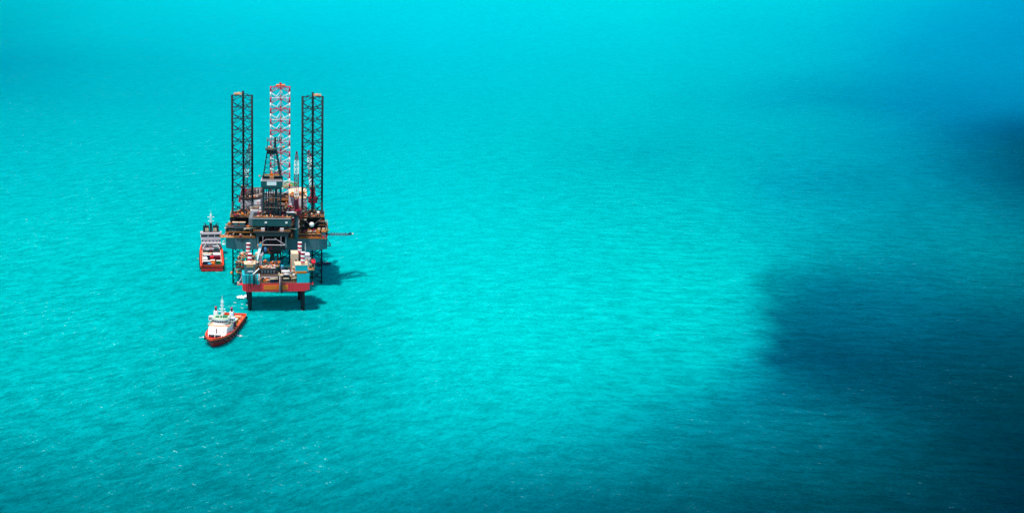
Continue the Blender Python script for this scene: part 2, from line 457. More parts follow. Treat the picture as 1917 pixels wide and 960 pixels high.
# jacking houses
def jack_house(X, Y, front):
    c = w2(X, Y); cx, cy = c.x, c.y
    b = MB(); z0, z1 = 29.6, 41.2
    w = 7.2
    b.bx(cx - w, cx + w, cy - 2.2, cy + 12.2, z1, z1 + .35, 'deck_brown')
    b.bx(cx - w - .05, cx + w + .05, cy - 2.35, cy - 2.2, z1 - .1, z1 + .5, 'rail_orange')
    for (dx, dy) in ((-5.9, -.1), (5.9, -.1), (0, 10.2)):
        for s in (-1, 1): b.bx(cx + dx + s * 1.0 - .35, cx + dx + s * 1.0 + .35, cy + dy - .9, cy + dy + .9, z0, z1, 'dark_teal')
        for k in range(4): b.bx(cx + dx - 1.7, cx + dx + 1.7, cy + dy - 1.25, cy + dy - .9, z0 + 1 + k * 2.7, z0 + 2.6 + k * 2.7, 'dark')
    for a, c2 in (((-5.9, 0), (5.9, 0)), ((5.9, 0), (0, 10.2)), ((0, 10.2), (-5.9, 0))):
        A = Vector((cx + a[0], cy + a[1], 0)); C2 = Vector((cx + c2[0], cy + c2[1], 0)); U = Vector((0, 0, 1))
        for zz in (z0 + .5, 35.5, z1 - .6): b.bar(A + U * zz, C2 + U * zz, .7, 'dark_teal')
        b.bar(A + U * z0, C2 + U * 35.5, .4, 'dark_teal'); b.bar(C2 + U * z0, A + U * 35.5, .4, 'dark_teal')
        b.bar(A + U * 35.5, C2 + U * z1, .4, 'dark_teal'); b.bar(C2 + U * 35.5, A + U * z1, .4, 'dark_teal')
    b.bx(cx - 5, cx + 5, cy + 1.2, cy + 1.6, z0, z1, 'dark')
    o = b.build('jacking_house', rig)
    g = MB()
    for s in (-1, 1):
        p = Vector((cx + s * 5.2, cy + 1.3, z1 + 1.2)); q = Vector((cx + s * .9, cy + 9.2, z1 + 1.2))
        g.bar(p, q, 1.25, 'tan'); g.bar(p + Vector((0, 0, .75)), q + Vector((0, 0, .75)), .35, 'orange')
    g.build('guide_beam', o)
    r = MB().rail([(cx - w, cy + 12, z1 + .35), (cx - w, cy - 2.2, z1 + .35), (cx + w, cy - 2.2, z1 + .35), (cx + w, cy + 12, z1 + .35)], 1.1, 'rail_orange', .1)
    r.build('handrail', o)
jack_house(-20.95, 850, 1); jack_house(20.4, 850, 1); jack_house(1.5, 897, 0)

# main deck handrail and stern walkway
b = MB().rail([(-25.5, -.2, 29.75), (-11, -.2, 29.75)], 1.1, 'rail_orange', .12).rail([(9, -.2, 29.75), (25.5, -.2, 29.75), (30, 3, 29.75), (30, 44, 29.6), (9, 66, 29.6), (-9, 66, 29.6), (-30, 44, 29.6), (-30, 3, 29.75)], 1.1, 'rail_orange', .12)
b.build('deck_handrail', rig)
b = MB().bx(-33.2, -25, -1.4, 3.5, 29.9, 30.15, 'tan').rail([(-25.5, -1.4, 30.1), (-33.2, -1.4, 30.1), (-33.2, 3.5, 30.1)], 1.1, 'orange', .13, 1.6)
b.bar((-30, 1, 27), (-33, 0, 29.9), .2, 'dark'); b.box((-31.5, .5, 30.8), (1.4, 1, 1.2), 'tan'); b.box((-29.2, .8, 30.7), (1.2, 1, 1), 'lilac_grey'); b.box((-27.4, 1, 30.6), (1, 1, .9), 'cream')
b.build('side_walkway', rig)

# port deck structure: two open truss tiers along the transom
b = MB()
x0, x1 = -29.5, -13.2
for z, k in ((33.1, 'rail_orange'), (35.9, 'grey')):
    b.bx(x0, x1, .6, 7, z - .25, z, 'deck_brown'); b.bx(x0, x1, .45, .6, z - .35, z + .12, k)
for i in range(9):
    x = x0 + (x1 - x0) * i / 8
    b.bx(x - .15, x + .15, .6, .95, 29.7, 35.7, 'dark_teal')
    if i < 8:
        xn = x0 + (x1 - x0) * (i + 1) / 8
        b.bar((x, .7, 33.1) if i % 2 else (x, .7, 35.7), (xn, .7, 35.7) if i % 2 else (xn, .7, 33.1), .17, 'hull_teal')
b.bx(x0 + .3, x1, 3.5, 3.7, 29.7, 35.6, 'dark')
o = b.build('pipe_deck', rig)
MB().rail([(x0, .5, 35.95), (x1, .5, 35.95)], 1.1, 'grey', .09).build('handrail', o)
# starboard rack of framed bays on the transom
b = MB()
x0, x1 = 12.6, 26.4
for i in range(6):
    x = x0 + (x1 - x0) * i / 5
    b.bx(x - .12, x + .12, .3, .6, 29.7, 32.4, 'rail_orange')
    if i < 5:
        b.bx(x + .45, x + 2.3, .9, 2.6, 29.8, 32.0, 'maroon'); b.bx(x + .3, x + 2.5, .35, 2.7, 32.1, 32.35, 'tan')
b.bx(x0, x1, .28, .5, 29.75, 29.95, 'rail_orange')
b.build('bottle_rack', rig)
b = MB().bx(26.8, 29.2, .6, 4, 29.7, 33.5, 'grey'); b.bx(26.6, 29.5, .3, 4.3, 33.5, 33.75, 'rail_orange'); b.rail([(26.6, .3, 33.75), (29.5, .3, 33.75), (29.5, 4.3, 33.75)], 1, 'tan', .12, 1.2)
b.bx(27.2, 28.2, .5, .65, 30, 31.2, 'signal_red'); b.box((29.7, 1.2, 31), (1, 1.3, 1.6), 'crane_red'); b.box((30.2, 2.5, 34.2), (2.2, .9, .5), 'olive')
b.build('stair_tower', rig)

# radome on four struts
b = MB(); c = w2(20.1, 844); zc = 37.4
for dx, dy in ((-5.5, -.5), (5, -.5), (0, -.3), (-5, 5)): b.bar((c.x + dx, c.y + dy, 32.5 if abs(dx) > 1 else 33), (c.x + dx * .14, c.y, zc - 1.1), .1, 'dark_teal')
for s in (-1, 1): b.bar((c.x + s * 6, c.y + 1, 41), (c.x + s * 1.2, c.y, zc + .2), .13, 'grey')
o = b.build('radome_stand', rig)
MB().ball((c.x, c.y, zc), 1.5, 'bright_white', 16).build('radome', o)
c = w2(24.1, 849); b = MB().tube((c.x, c.y, 41.5), (c.x, c.y, 43.2), .2, 'green').ball((c.x, c.y - .2, 43.6), .85, 'bright_white', 12)
b.build('satellite_dome', rig)

# cantilever, drill floor, substructure
CX = -1.75
b = MB()
for s in (-1, 1):
    b.bx(CX + s * 8.3 - .55, CX + s * 8.3 + .55, -18, 30, 30.0, 35.4, 'dark_teal')
    for k in range(7): b.bx(CX + s * 8.3 - .75, CX + s * 8.3 + .75, -17.8 + k * 6, -17.4 + k * 6, 30.0, 35.4, 'hull_teal')
    b.bx(CX + s * 8.2 - .5, CX + s * 8.2 + .5, -18.6, -18, 28.2, 36, 'hull_grey')
    b.bar((CX + s * 8.2, -18.3, 28.4), (CX + s * 6.4, -18.3, 24.6), .25, 'dark_teal')
b.bx(CX - 8.6, CX + 8.6, -17.8, -14, 29.0, 29.8, 'dark_teal')
b.bx(CX - 7.6, CX + 7.6, -8, -7.6, 29.8, 36, 'dark')
cant = b.build('cantilever', rig)
b = MB()   # flared deck beam across the cantilever end
b.poly([(CX - 8.6, -18.9, 35.2), (CX + 8.6, -18.9, 35.2), (CX + 10.6, -18.9, 37.9), (CX - 10.6, -18.9, 37.9),
        (CX - 8.6, -1, 35.2), (CX + 8.6, -1, 35.2), (CX + 10.6, -1, 37.9), (CX - 10.6, -1, 37.9)],
       [(0, 1, 2, 3), (5, 4, 7, 6), (1, 5, 6, 2), (4, 0, 3, 7), (3, 2, 6, 7), (1, 0, 4, 5)], 'dark_teal')
b.bx(CX - 10.7, CX + 10.7, -19.1, -18.9, 37.7, 38.05, 'deck_brown')
b.rail([(CX - 10.6, -18.9, 38), (CX - 4, -18.9, 38)], 1, 'rail_orange', .11).rail([(CX + 4, -18.9, 38), (CX + 10.6, -18.9, 38)], 1, 'rail_orange', .11)
b.build('end_beam', cant)
b = MB()   # pale frame below the end beam
y = -19.1; z0 = 30.2
b.bar((CX - 7.6, y, z0), (CX + 7.8, y, z0), .24, 'lilac_grey'); b.bar((CX - 3.4, y, 33.4), (CX + 2.6, y, 33.4), .14, 'lilac_grey')
b.bar((CX - 7.6, y, z0 + .2), (CX - 3.4, y, 33.4), .15, 'lilac_grey'); b.bar((CX + 7.8, y, z0 + .2), (CX + 1.6, y, 34.2), .2, 'lilac_grey')
for x in (-5.2, 5.3): b.bar((CX + x, y - .1, 29.4), (CX + x, y - .1, 35.3), .24, 'lilac_grey')
b.build('hang_off_frame', cant)
b = MB()   # pipes and platforms inside the frame
random.seed(5)
for i in range(16):
    x = CX - 6.8 + i * .9 + random.uniform(-.2, .2); y = random.uniform(-17.5, -10)
    b.tube((x, y, 28), (x, y, 35.4), random.uniform(.12, .3), random.choice(['dark', 'maroon', 'dark_teal', 'hull_teal', 'dark']), 6)
b.bx(CX - 7.5, CX + 7.5, -17, -9, 31.5, 31.7, 'dark_teal')
b.build('riser_pipes', cant)
b = MB()   # blow-out preventer deck
b.bx(CX - 7.9, CX + 7.5, -17.4, -7, 26.6, 28.9, 'dark_teal'); b.bx(CX - 5.6, CX + 5.0, -17.0, -8, 24.2, 26.6, 'dark')
for i in range(8): b.box((CX - 1.4 + random.uniform(-1.3, 1.3), -17.6, 25 + i * .5), (.8, .6, .5), random.choice(['rail_orange', 'maroon', 'dark']))
b.build('blowout_preventer_deck', cant)
b = MB()
b.bx(-13.0, 9.2, -17.4, -1.5, 40.9, 45.3, 'hull_teal'); b.bx(-13.15, -11.9, -17.55, -17.4, 40.9, 45.3, 'hull_teal')
b.bx(-15.3, -13.0, -16.4, -2, 40.9, 45.0, 'grey')
b.bx(-13.1, 9.3, -17.55, -1.4, 45.3, 45.5, 'dark'); b.bx(-13.0, 9.2, -17.6, -17.55, 45.2, 45.6, 'lilac_grey')
floor = b.build('drill_floor', rig)
MB().rail([(-13, -17.4, 45.5), (9.2, -17.4, 45.5), (9.2, -1.5, 45.5)], 1.1, 'rail_orange', .14, 1.8).build('handrail', floor)
for x in (-5.3, 6.6): MB().box((x, -17.6, 43.1), (1.3, .4, .9), 'bright_white').build('floodlight', floor)
b = MB()
for s in (-1, 1):
    b.bx(CX + s * 7.4 - .8, CX + s * 7.4 + .8, -16, -3, 37.9, 40.9, 'dark_teal')
b.bx(CX - 8, CX + 8, -12, -11.6, 37.9, 40.9, 'dark')
random.seed(9)
for i in range(26):
    x = CX - 8.5 + i * .7; b.bx(x, x + random.uniform(.2, .5), -16.5 + random.uniform(0, 2), -13.5, 37.9, 38.8 + random.uniform(0, 2), random.choice(['dark', 'maroon', 'grey', 'dark_teal', 'maroon']))
for x in (-6.6, 4.4): b.bx(CX + x + .3, CX + x + 2.4, -18.6, -17, 38.1, 39.9, 'lilac_grey')
b.tube((CX - 16.5, -14, 38.5), (CX - 8.6, -15, 39.3), .25, 'cream'); b.tube((CX + 7.5, -15, 39.3), (CX + 14, -13, 38.3), .22, 'cream')
for i in range(10): b.box((CX - 12 + random.uniform(-3, 2), -13 + random.uniform(-1, 4), 38.2 + random.random() * 2), (random.uniform(.4, 1.2), .8, random.uniform(.3, .8)), random.choice(['rail_orange', 'orange', 'cream', 'tan']))
b.build('substructure', rig)
b = MB()
b.tube((CX + 3.2, -13, 12), (CX + 3.2, -13, 26), .45, 'maroon', 10); b.tube((CX + .3, -13, 12), (CX + .3, -13, 26), .8, 'dark_teal', 10)
b.tube((CX - 5, -12, -3), (CX - 5, -12, 26), .22, 'dark'); b.tube((CX + 6, -12, -3), (CX + 6, -12, 26), .22, 'dark')
b.build('conductor_pipes', rig)

# derrick
DX, DY = -2.05, -9.5
b = MB(); zb, zm = 45.5, 63
for sx in (-1, 1):
    for sy in (-1, 1): b.bx(DX + sx * 5.0 - .35, DX + sx * 5.0 + .35, DY + sy * 5.2 - .35, DY + sy * 5.2 + .35, zb, zm, 'dark_teal')
for x, w, k in ((-3.1, .3, 'dark'), (-1.6, .35, 'dark_teal'), (.9, .3, 'dark'), (2.6, .75, 'dark_teal')): b.bx(DX + x - w, DX + x + w, DY - 4.6, DY - 4.6 + 2 * w, zb, zm, k)
for x in (-2.2, .1, 1.7, 3.9): b.tube((DX + x, DY - 1, zb), (DX + x, DY - 1, zm), .16, 'maroon' if x < 0 else 'hull_teal')
for z in (51.2, 57):
    for sy in (-1, 1): b.bar((DX - 5, DY + sy * 5.2, z), (DX + 5, DY + sy * 5.2, z), .3, 'dark_teal')
    for sx in (-1, 1): b.bar((DX + sx * 5, DY - 5.2, z), (DX + sx * 5, DY + 5.2, z), .3, 'dark_teal')
for k, (za, zc_) in enumerate(((zb, 51.2), (51.2, 57), (57, zm))):
    for sx in (-1, 1):
        b.bar((DX + sx * 5, DY - 5.2, za), (DX + sx * 5, DY + 5.2, zc_), .16, 'dark_teal'); b.bar((DX + sx * 5, DY + 5.2, za), (DX + sx * 5, DY - 5.2, zc_), .16, 'dark_teal')
    b.bar((DX - 5, DY + 5.2, za), (DX + 5, DY + 5.2, zc_), .16, 'dark_teal')
z2, z3 = 66.5, 85.5
C0 = [(DX - 5.4, DY - 5), (DX + 5.4, DY - 5), (DX + 5.4, DY + 5), (DX - 5.4, DY + 5)]
C1 = [(DX - 2.4, DY - 2.2), (DX + 2.4, DY - 2.2), (DX + 2.4, DY + 2.2), (DX - 2.4, DY + 2.2)]
def lerp2(a, c, f): return (a[0] + (c[0] - a[0]) * f, a[1] + (c[1] - a[1]) * f)
for i in range(4): b.bar((*C0[i], z2), (*C1[i], z3), .42, 'dark_teal')
nb = 6
for k in range(nb):
    f0, f1 = k / nb, (k + 1) / nb; za, zc_ = z2 + (z3 - z2) * f0, z2 + (z3 - z2) * f1
    for i in range(4):
        j = (i + 1) % 4
        A0, A1, B0, B1 = lerp2(C0[i], C1[i], f0), lerp2(C0[i], C1[i], f1), lerp2(C0[j], C1[j], f0), lerp2(C0[j], C1[j], f1)
        b.bar((*A1, zc_), (*B1, zc_), .14, 'dark_teal')
        if i != 0:
            b.bar((*A0, za), (*B1, zc_), .12, 'dark_teal'); b.bar((*B0, za), (*A1, zc_), .12, 'dark_teal')
for x in (-1.2, 1.6): b.tube((DX + x, DY, 60), (DX + x, DY, z3), .17, 'dark_teal')
b.tube((DX + 4.9, DY - 4, z2), (DX + 2.6, DY - 2, z3 - 3), .3, 'dark', 6)
mast = b.build('derrick', rig)
b = MB()   # racking board windwall
wl, wr, wf, wk = DX - 6.1, DX + 6.1, DY - 6.2, DY + 6.2
bl, br, bf, bk = DX - 4.9, DX + 5.1, DY - 5.4, DY + 5.4
out = [(bl, bf, 62.2), (br, bf, 62.2), (br, bk, 62.2), (bl, bk, 62.2), (wl, wf, 63.7), (wr, wf, 63.7), (wr, wk, 63.7), (wl, wk, 63.7), (wl, wf, 67), (wr, wf, 67), (wr, wk, 67.6), (wl, wk, 67.6)]
b.poly(out, [(3, 2, 1, 0), (0, 1, 5, 4), (1, 2, 6, 5), (2, 3, 7, 6), (3, 0, 4, 7), (4, 5, 9, 8), (5, 6, 10, 9), (6, 7, 11, 10), (7, 4, 8, 11)], 'hull_teal')
b.bx(wl + .15, wr - .15, wf + .15, wk - .15, 64.0, 64.2, 'dark')
b.bx(wl + .15, wl + .3, wf + .3, wk - .3, 64.2, 66.9, 'dark'); b.bx(wr - .3, wr - .15, wf + .3, wk - .3, 64.2, 66.9, 'dark'); b.bx(wl + .3, wr - .3, wk - .3, wk - .15, 64.2, 67.4, 'dark')
for z, yy in ((67.0, wf),): b.bx(wl - .1, wr + .1, yy - .1, yy + .9, z, z + .18, 'lilac_grey')
b.bx(wl - .1, wl + .25, wf + .9, wk - 2, 67, 67.15, 'lilac_grey')
o = b.build('racking_board', mast)
MB().bx(DX - 2.7, DX + 2.8, wf - .12, wf - .02, 64.6, 66.7, 'bright_white').build('sign_board', mast)
MB().rail([(wl, wf, 67.15), (wr, wf, 67.15)], 1, 'lilac_grey', .1, 1.2).build('windwall_handrail', mast)
b = MB(); b.bx(DX - .9, DX + 1.0, DY - 4.6, DY - 3.2, 65.2, 70.6, 'orange'); b.bx(DX - .5, DX + .6, DY - 4.8, DY - 4.6, 66.5, 68, 'navy'); b.bx(DX - 1.2, DX + 1.3, DY - 4.9, DY - 3, 68.8, 69.5, 'tan')
b.tube((DX, DY - 4, 70.6), (DX, DY - 2.5, 72.2), .6, 'orange', 8, .3)
b.build('travelling_block', mast)
b = MB(); b.bx(DX - 4.9, DX + 4.9, DY - 4.3, DY - 3.5, 69.9, 70.6, 'rail_orange'); b.bar((DX - 4.9, DY - 4, 70), (DX - 5.3, DY - 4.4, 67.6), .4, 'orange'); b.bar((DX + 4.9, DY - 4, 70), (DX + 5.2, DY - 4.4, 67.6), .3, 'orange'); b.ball((DX - 7, DY - 4, 69.6), .5, 'orange', 8)
b.bar((DX - 5, DY - 4, 69.8), (DX - 7, DY - 4, 69.6), .12, 'dark')
b.build('casing_beam', mast)
b = MB(); b.bx(DX - 3.6, DX + 3.0, DY - 3.4, DY + 3.4, 84.4, 84.8, 'dark_teal'); b.bx(DX - 2.6, DX + 2.4, DY - 2.6, DY + 2.6, 82.2, 84.4, 'dark')
b.rail([(DX - 3.6, DY + 3.3, 84.8), (DX - 3.6, DY - 3.4, 84.8), (DX + 3.0, DY - 3.4, 84.8), (DX + 3, DY + 3.3, 84.8)], 1.1, 'grey', .12, 1.4)
b.bx(DX - 2.3, DX + .4, DY - 2.6, DY - .5, 84.8, 86.2, 'tan'); b.ball((DX - 1.6, DY - 2.6, 86.4), .6, 'orange', 8)
b.bar((DX + 2, DY - 1, 85.3), (DX + 6.6, DY - 1, 85.6), .5, 'dark_teal'); b.ball((DX + 6.9, DY - 1.2, 86.2), .75, 'orange', 8)
b.bx(DX + 1.2, DX + 2.4, DY - .6, DY + .6, 84.8, 91.5, 'dark_teal'); b.bar((DX - 2.6, DY, 84.8), (DX - 2.6, DY, 90.3), .3, 'dark_teal')
b.bx(DX - 2.9, DX + 1.6, DY - 1.8, DY + 1.6, 89.6, 89.8, 'grey'); b.rail([(DX - 2.9, DY - 1.8, 89.8), (DX + 1.6, DY - 1.8, 89.8)], 1.6, 'grey', .22, .8)
b.bx(DX + 1.6, DX + 5.6, DY - .8, DY + .8, 89.3, 89.55, 'dark_teal'); b.rail([(DX + 1.8, DY - .8, 89.5), (DX + 5.6, DY - .8, 89.5)], 2.3, 'dark_teal', .28, 1.2, False)
b.build('crown_block', mast)

# pedestal cranes
def band(tbl):
    return lambda f: next(k for lim, k in tbl if f < lim)
def crane(X, Y, zd, zh, tip, bands, ped='hull_grey', w=2.4):
    c = w2(X, Y); x, y = c.x, c.y; t = w2(*tip); t.z = tip[2]
    b = MB().tube((x, y, zd), (x, y, zh), 1.25, ped, 16).tube((x, y, zh - 1.2), (x, y, zh), 1.4, 'dark_teal', 16, 2.0)
    cr = b.build('crane', rig)
    b = MB().prism([(x - 2.9, y - 2.2), (x - 1.8, y - 3), (x + 1.8, y - 3), (x + 2.9, y - 2.2), (x + 2.9, y + 1.8), (x - 2.9, y + 1.8)], zh, zh + 3, 'crane_red')
    b.bx(x - 2.3, x - .9, y - 3.1, y - 2.6, zh + 1, zh + 2.8, 'stripe_red'); b.bx(x + 1.1, x + 2.4, y - 3.15, y - 2.7, zh + .6, zh + 2, 'maroon')
    b.build('crane_house', cr)
    b = MB()
    for s in (-1, 1):
        b.bar((x + s * 1.6, y - 2.4, zh + 3), (x + s * .8, y - 1.6, zh + 10.2), .42, 'crane_red'); b.bar((x + s * 1.6, y + 1.4, zh + 3), (x + s * .8, y - 1.6, zh + 10.2), .3, 'crane_red')
    b.bx(x - .9, x + .9, y - 2, y - 1.2, zh + 3, zh + 9, 'maroon'); b.bx(x - 1.2, x + 1.2, y - 2, y - 1, zh + 9.8, zh + 10.6, 'tan')
    b.build('gantry', cr)
    MB().truss((x, y + 1.4, zh + 2.2), t, w, w * .8, 'white', 13, .3, band(bands), (0, 1, .3), (.55, .18)).build('boom', cr)
    MB().tube((x, y - 1.4, zh + 10), t, .07, 'dark', 4).build('pendant_cable', cr)
crane(10.9, 841.2, 29.6, 44.3, (11.2, 852, 80), ((.20, 'crane_red'), (.38, 'white'), (.60, 'maroon'), (.79, 'white'), (.93, 'maroon'), (2, 'signal_red')))
crane(-21.1, 884, 29.6, 42.6, (-17.5, 893, 77.3), ((.2, 'crane_red'), (.36, 'navy'), (.52, 'white'), (.66, 'navy'), (.80, 'grey'), (2, 'maroon')))
crane(21.7, 884, 29.6, 42.4, (19.2, 893, 73.4), ((.2, 'crane_red'), (.42, 'white'), (.6, 'maroon'), (.84, 'white'), (2, 'boom_red')))

random.seed(21)
def skid_on(frame, root, X, Y, z, s, cols, name, dense=9, deck='deck_brown'):
    c = frame(X, Y)
    base = MB().bx(c.x - s[0], c.x + s[0], c.y - s[1], c.y + s[1], z - .2, z, deck).build(name, root)
    for i in range(dense):
        px, py, pz = random.uniform(-s[0], s[0]), random.uniform(-s[1], s[1]), random.uniform(0, s[2])
        k = random.choice(cols); kind = random.random()
        if kind < .3:
            MB().tube((c.x + px - 1, c.y + py, z + pz), (c.x + px + random.uniform(.5, 2), c.y + py + random.uniform(-1, 1), z + pz + random.uniform(-.3, .6)), random.uniform(.1, .35), k, 6).build('pipe', base)
        elif kind < .45:
            h = random.uniform(.8, 1.8); MB().tube((c.x + px, c.y + py, z + pz), (c.x + px, c.y + py, z + pz + h), random.uniform(.25, .55), k, 8).build('vessel', base)
        else:
            bb = MB().box((c.x + px, c.y + py, z + pz + .3), (random.uniform(.4, 1.5), random.uniform(.4, 1.4), random.uniform(.3, 1.2)), k)
            bb.build('cabinet', base)
    if s[2] > 3:      # frame that carries the stacked units
        f = MB()
        for sx in (-1, 1):
            for sy in (-1, 1): f.bar((c.x + sx * s[0], c.y + sy * s[1], z), (c.x + sx * s[0], c.y + sy * s[1], z + s[2]), .2, 'dark_teal')
        n = int(s[2] / 2.2)
        for j in range(1, n + 1):
            zz = z + j * s[2] / n; f.bx(c.x - s[0], c.x + s[0], c.y - s[1], c.y + s[1], zz - .08, zz, 'deck_brown'); f.bar((c.x - s[0], c.y - s[1], zz + .9), (c.x + s[0], c.y - s[1], zz + .9), .09, 'rail_orange')
        f.build('support_frame', base)
def skid(X, Y, z, s, cols, name, dense=9): skid_on(w2, rig, X, Y, z, s, cols, name, dense)
warm = ['cream', 'tan', 'rail_orange', 'orange', 'white', 'maroon', 'crane_red', 'dark', 'dark', 'deck_brown', 'dark_teal', 'boom_red']
cool = ['grey', 'lilac_grey', 'dark_teal', 'maroon', 'deck_brown', 'dark', 'cream', 'dark', 'dark', 'crane_red']
# accommodation
def windows(b, x0, x1, y, z, n, w=.9, h=.7):
    for i in range(n):
        x = x0 + (x1 - x0) * (i + .5) / n; b.bx(x - w / 2, x + w / 2, y - .04, y + .05, z, z + h, 'window_glass')
b = MB()
L1 = [tuple(w2(X, Y))[:2] for X, Y in ((-22.5, 866), (-15.6, 866), (-8.2, 874), (-8.2, 905), (-16, 905), (-22.5, 895))]
b.prism(L1, 29.5, 47.4, 'lilac_grey', 'deck_brown')
q1 = b.build('port_quarters', rig)
b = MB(); y = w2(-15, 866).y - .06
for (x, z, s) in ((-17.6, 39.5, .9), (-21, 36.5, .8), (-20.2, 42, .8), (-19, 44.8, .7)): b.bx(x, x + s * 1.2, y, y + .1, z, z + s, 'window_glass')
P = [w2(-13.2, 868.6), w2(-12, 869.9), w2(-11, 871)]
for p, z in zip(P, (39.7, 39.3, 39.9)): b.box((p.x + .05, p.y - .1, z), (.7, .4, .8), 'window_glass', math.radians(47))
b.parts('window', q1)
b = MB()
a, c = w2(-16, 866.2), w2(-8.2, 874.2)
b.bar((a.x - 6.5, a.y, 48.4), (a.x, a.y, 48.4), .8, 'deck_brown'); b.bar((a.x, a.y, 48.6), (c.x, c.y, 48.6), 1.0, 'deck_brown')
b.rail([(a.x - 6, a.y + 2, 49.8), (a.x, a.y + 2, 49.8), (c.x, c.y + 2, 49.8)], 1.5, 'dark', .3, 1.8)
b.bar((a.x, a.y + 1.4, 49.5), (c.x, c.y + 1.4, 49.9), .25, 'lilac_grey')
for p, s in (((a.x + 1.5, a.y + 2, 49), 'orange'), ((a.x + 3.2, a.y + 2.6, 49.2), 'cream'), ((a.x - 1, a.y + 1, 48.8), 'orange')): b.box(p, (1.2, 1, .9), s)
for dx in (.6, 2.4): b.tube((a.x + 2.5 + dx, a.y + 6, 48), (a.x + 2.5 + dx, a.y + 6, 52.5), .16, 'white'); b.ball((a.x + 2.5 + dx, a.y + 6, 52.7), .4, 'bright_white', 8)
b.build('roof_walkway', q1)
b = MB()
Rr = [tuple(w2(X, Y))[:2] for X, Y in ((6.8, 877), (14, 868), (17.8, 868), (17.8, 900), (10, 905), (6.8, 905))]
b.prism(Rr, 29.5, 48.2, 'lilac_grey', 'cream')
q2 = b.build('starboard_quarters', rig)
b = MB(); p, q = w2(7, 876.8), w2(13.8, 868.2)
for z in (35, 38.5, 42, 45.5):
    for f in (.2, .5, .8):
        r = p.lerp(q, f); b.box((r.x - .05, r.y - .08, z), (.7, .35, .7), 'window_glass', math.radians(-50))
b.parts('window', q2)
b = MB()
random.seed(12)
b.rail([(p.x, p.y, 48.2), (q.x, q.y, 48.2), (q.x + 4, q.y, 48.2)], 1.2, 'cream', .14, 1.5)
b.build('roof_handrail', q2)
skid(12, 877, 48.4, (4.6, 5, 1.6), ['orange', 'orange', 'cream', 'white', 'yellow', 'tan'], 'roof_equipment', 26)
b = MB(); A = w2(-8, 906); b.bx(A.x, A.x + 15, A.y - 2, A.y + 1, 29.5, 44, 'lilac_grey'); b.build('bow_quarters', rig)
# helideck
c = w2(2.3, 920); R8 = [(c.x + 12 * math.cos(math.pi / 8 + i * math.pi / 4), c.y + 12 * math.sin(math.pi / 8 + i * math.pi / 4)) for i in range(8)]
b = MB().prism(R8, 45.6, 46.1, 'white', 'green'); 
for i in range(8):
    a, d = R8[i], R8[(i + 1) % 8]; b.bar((*a, 46.15), (*d, 46.15), .22, 'bright_white')
    b.bar((c.x + (a[0] - c.x) * .35, c.y + (a[1] - c.y) * .35 - 6, 33), (c.x + (a[0] - c.x) * .8, c.y + (a[1] - c.y) * .8, 45.6), .35, 'white')
hd = b.build('helideck', rig)
b = MB(); pr = [(c.x + 5.8 * math.cos(i * math.pi / 16), c.y + 5.8 * math.sin(i * math.pi / 16)) for i in range(32)]; pi_ = [(c.x + 5.0 * math.cos(i * math.pi / 16), c.y + 5.0 * math.sin(i * math.pi / 16)) for i in range(32)]
b.poly([(x, y, 46.12) for x, y in pr + pi_], [(i, (i + 1) % 32, 32 + (i + 1) % 32, 32 + i) for i in range(32)], 'yellow')
b.ball((c.x + 6.6, c.y - 5, 46.7), .7, 'yellow', 8)
b.build('landing_circle', hd)

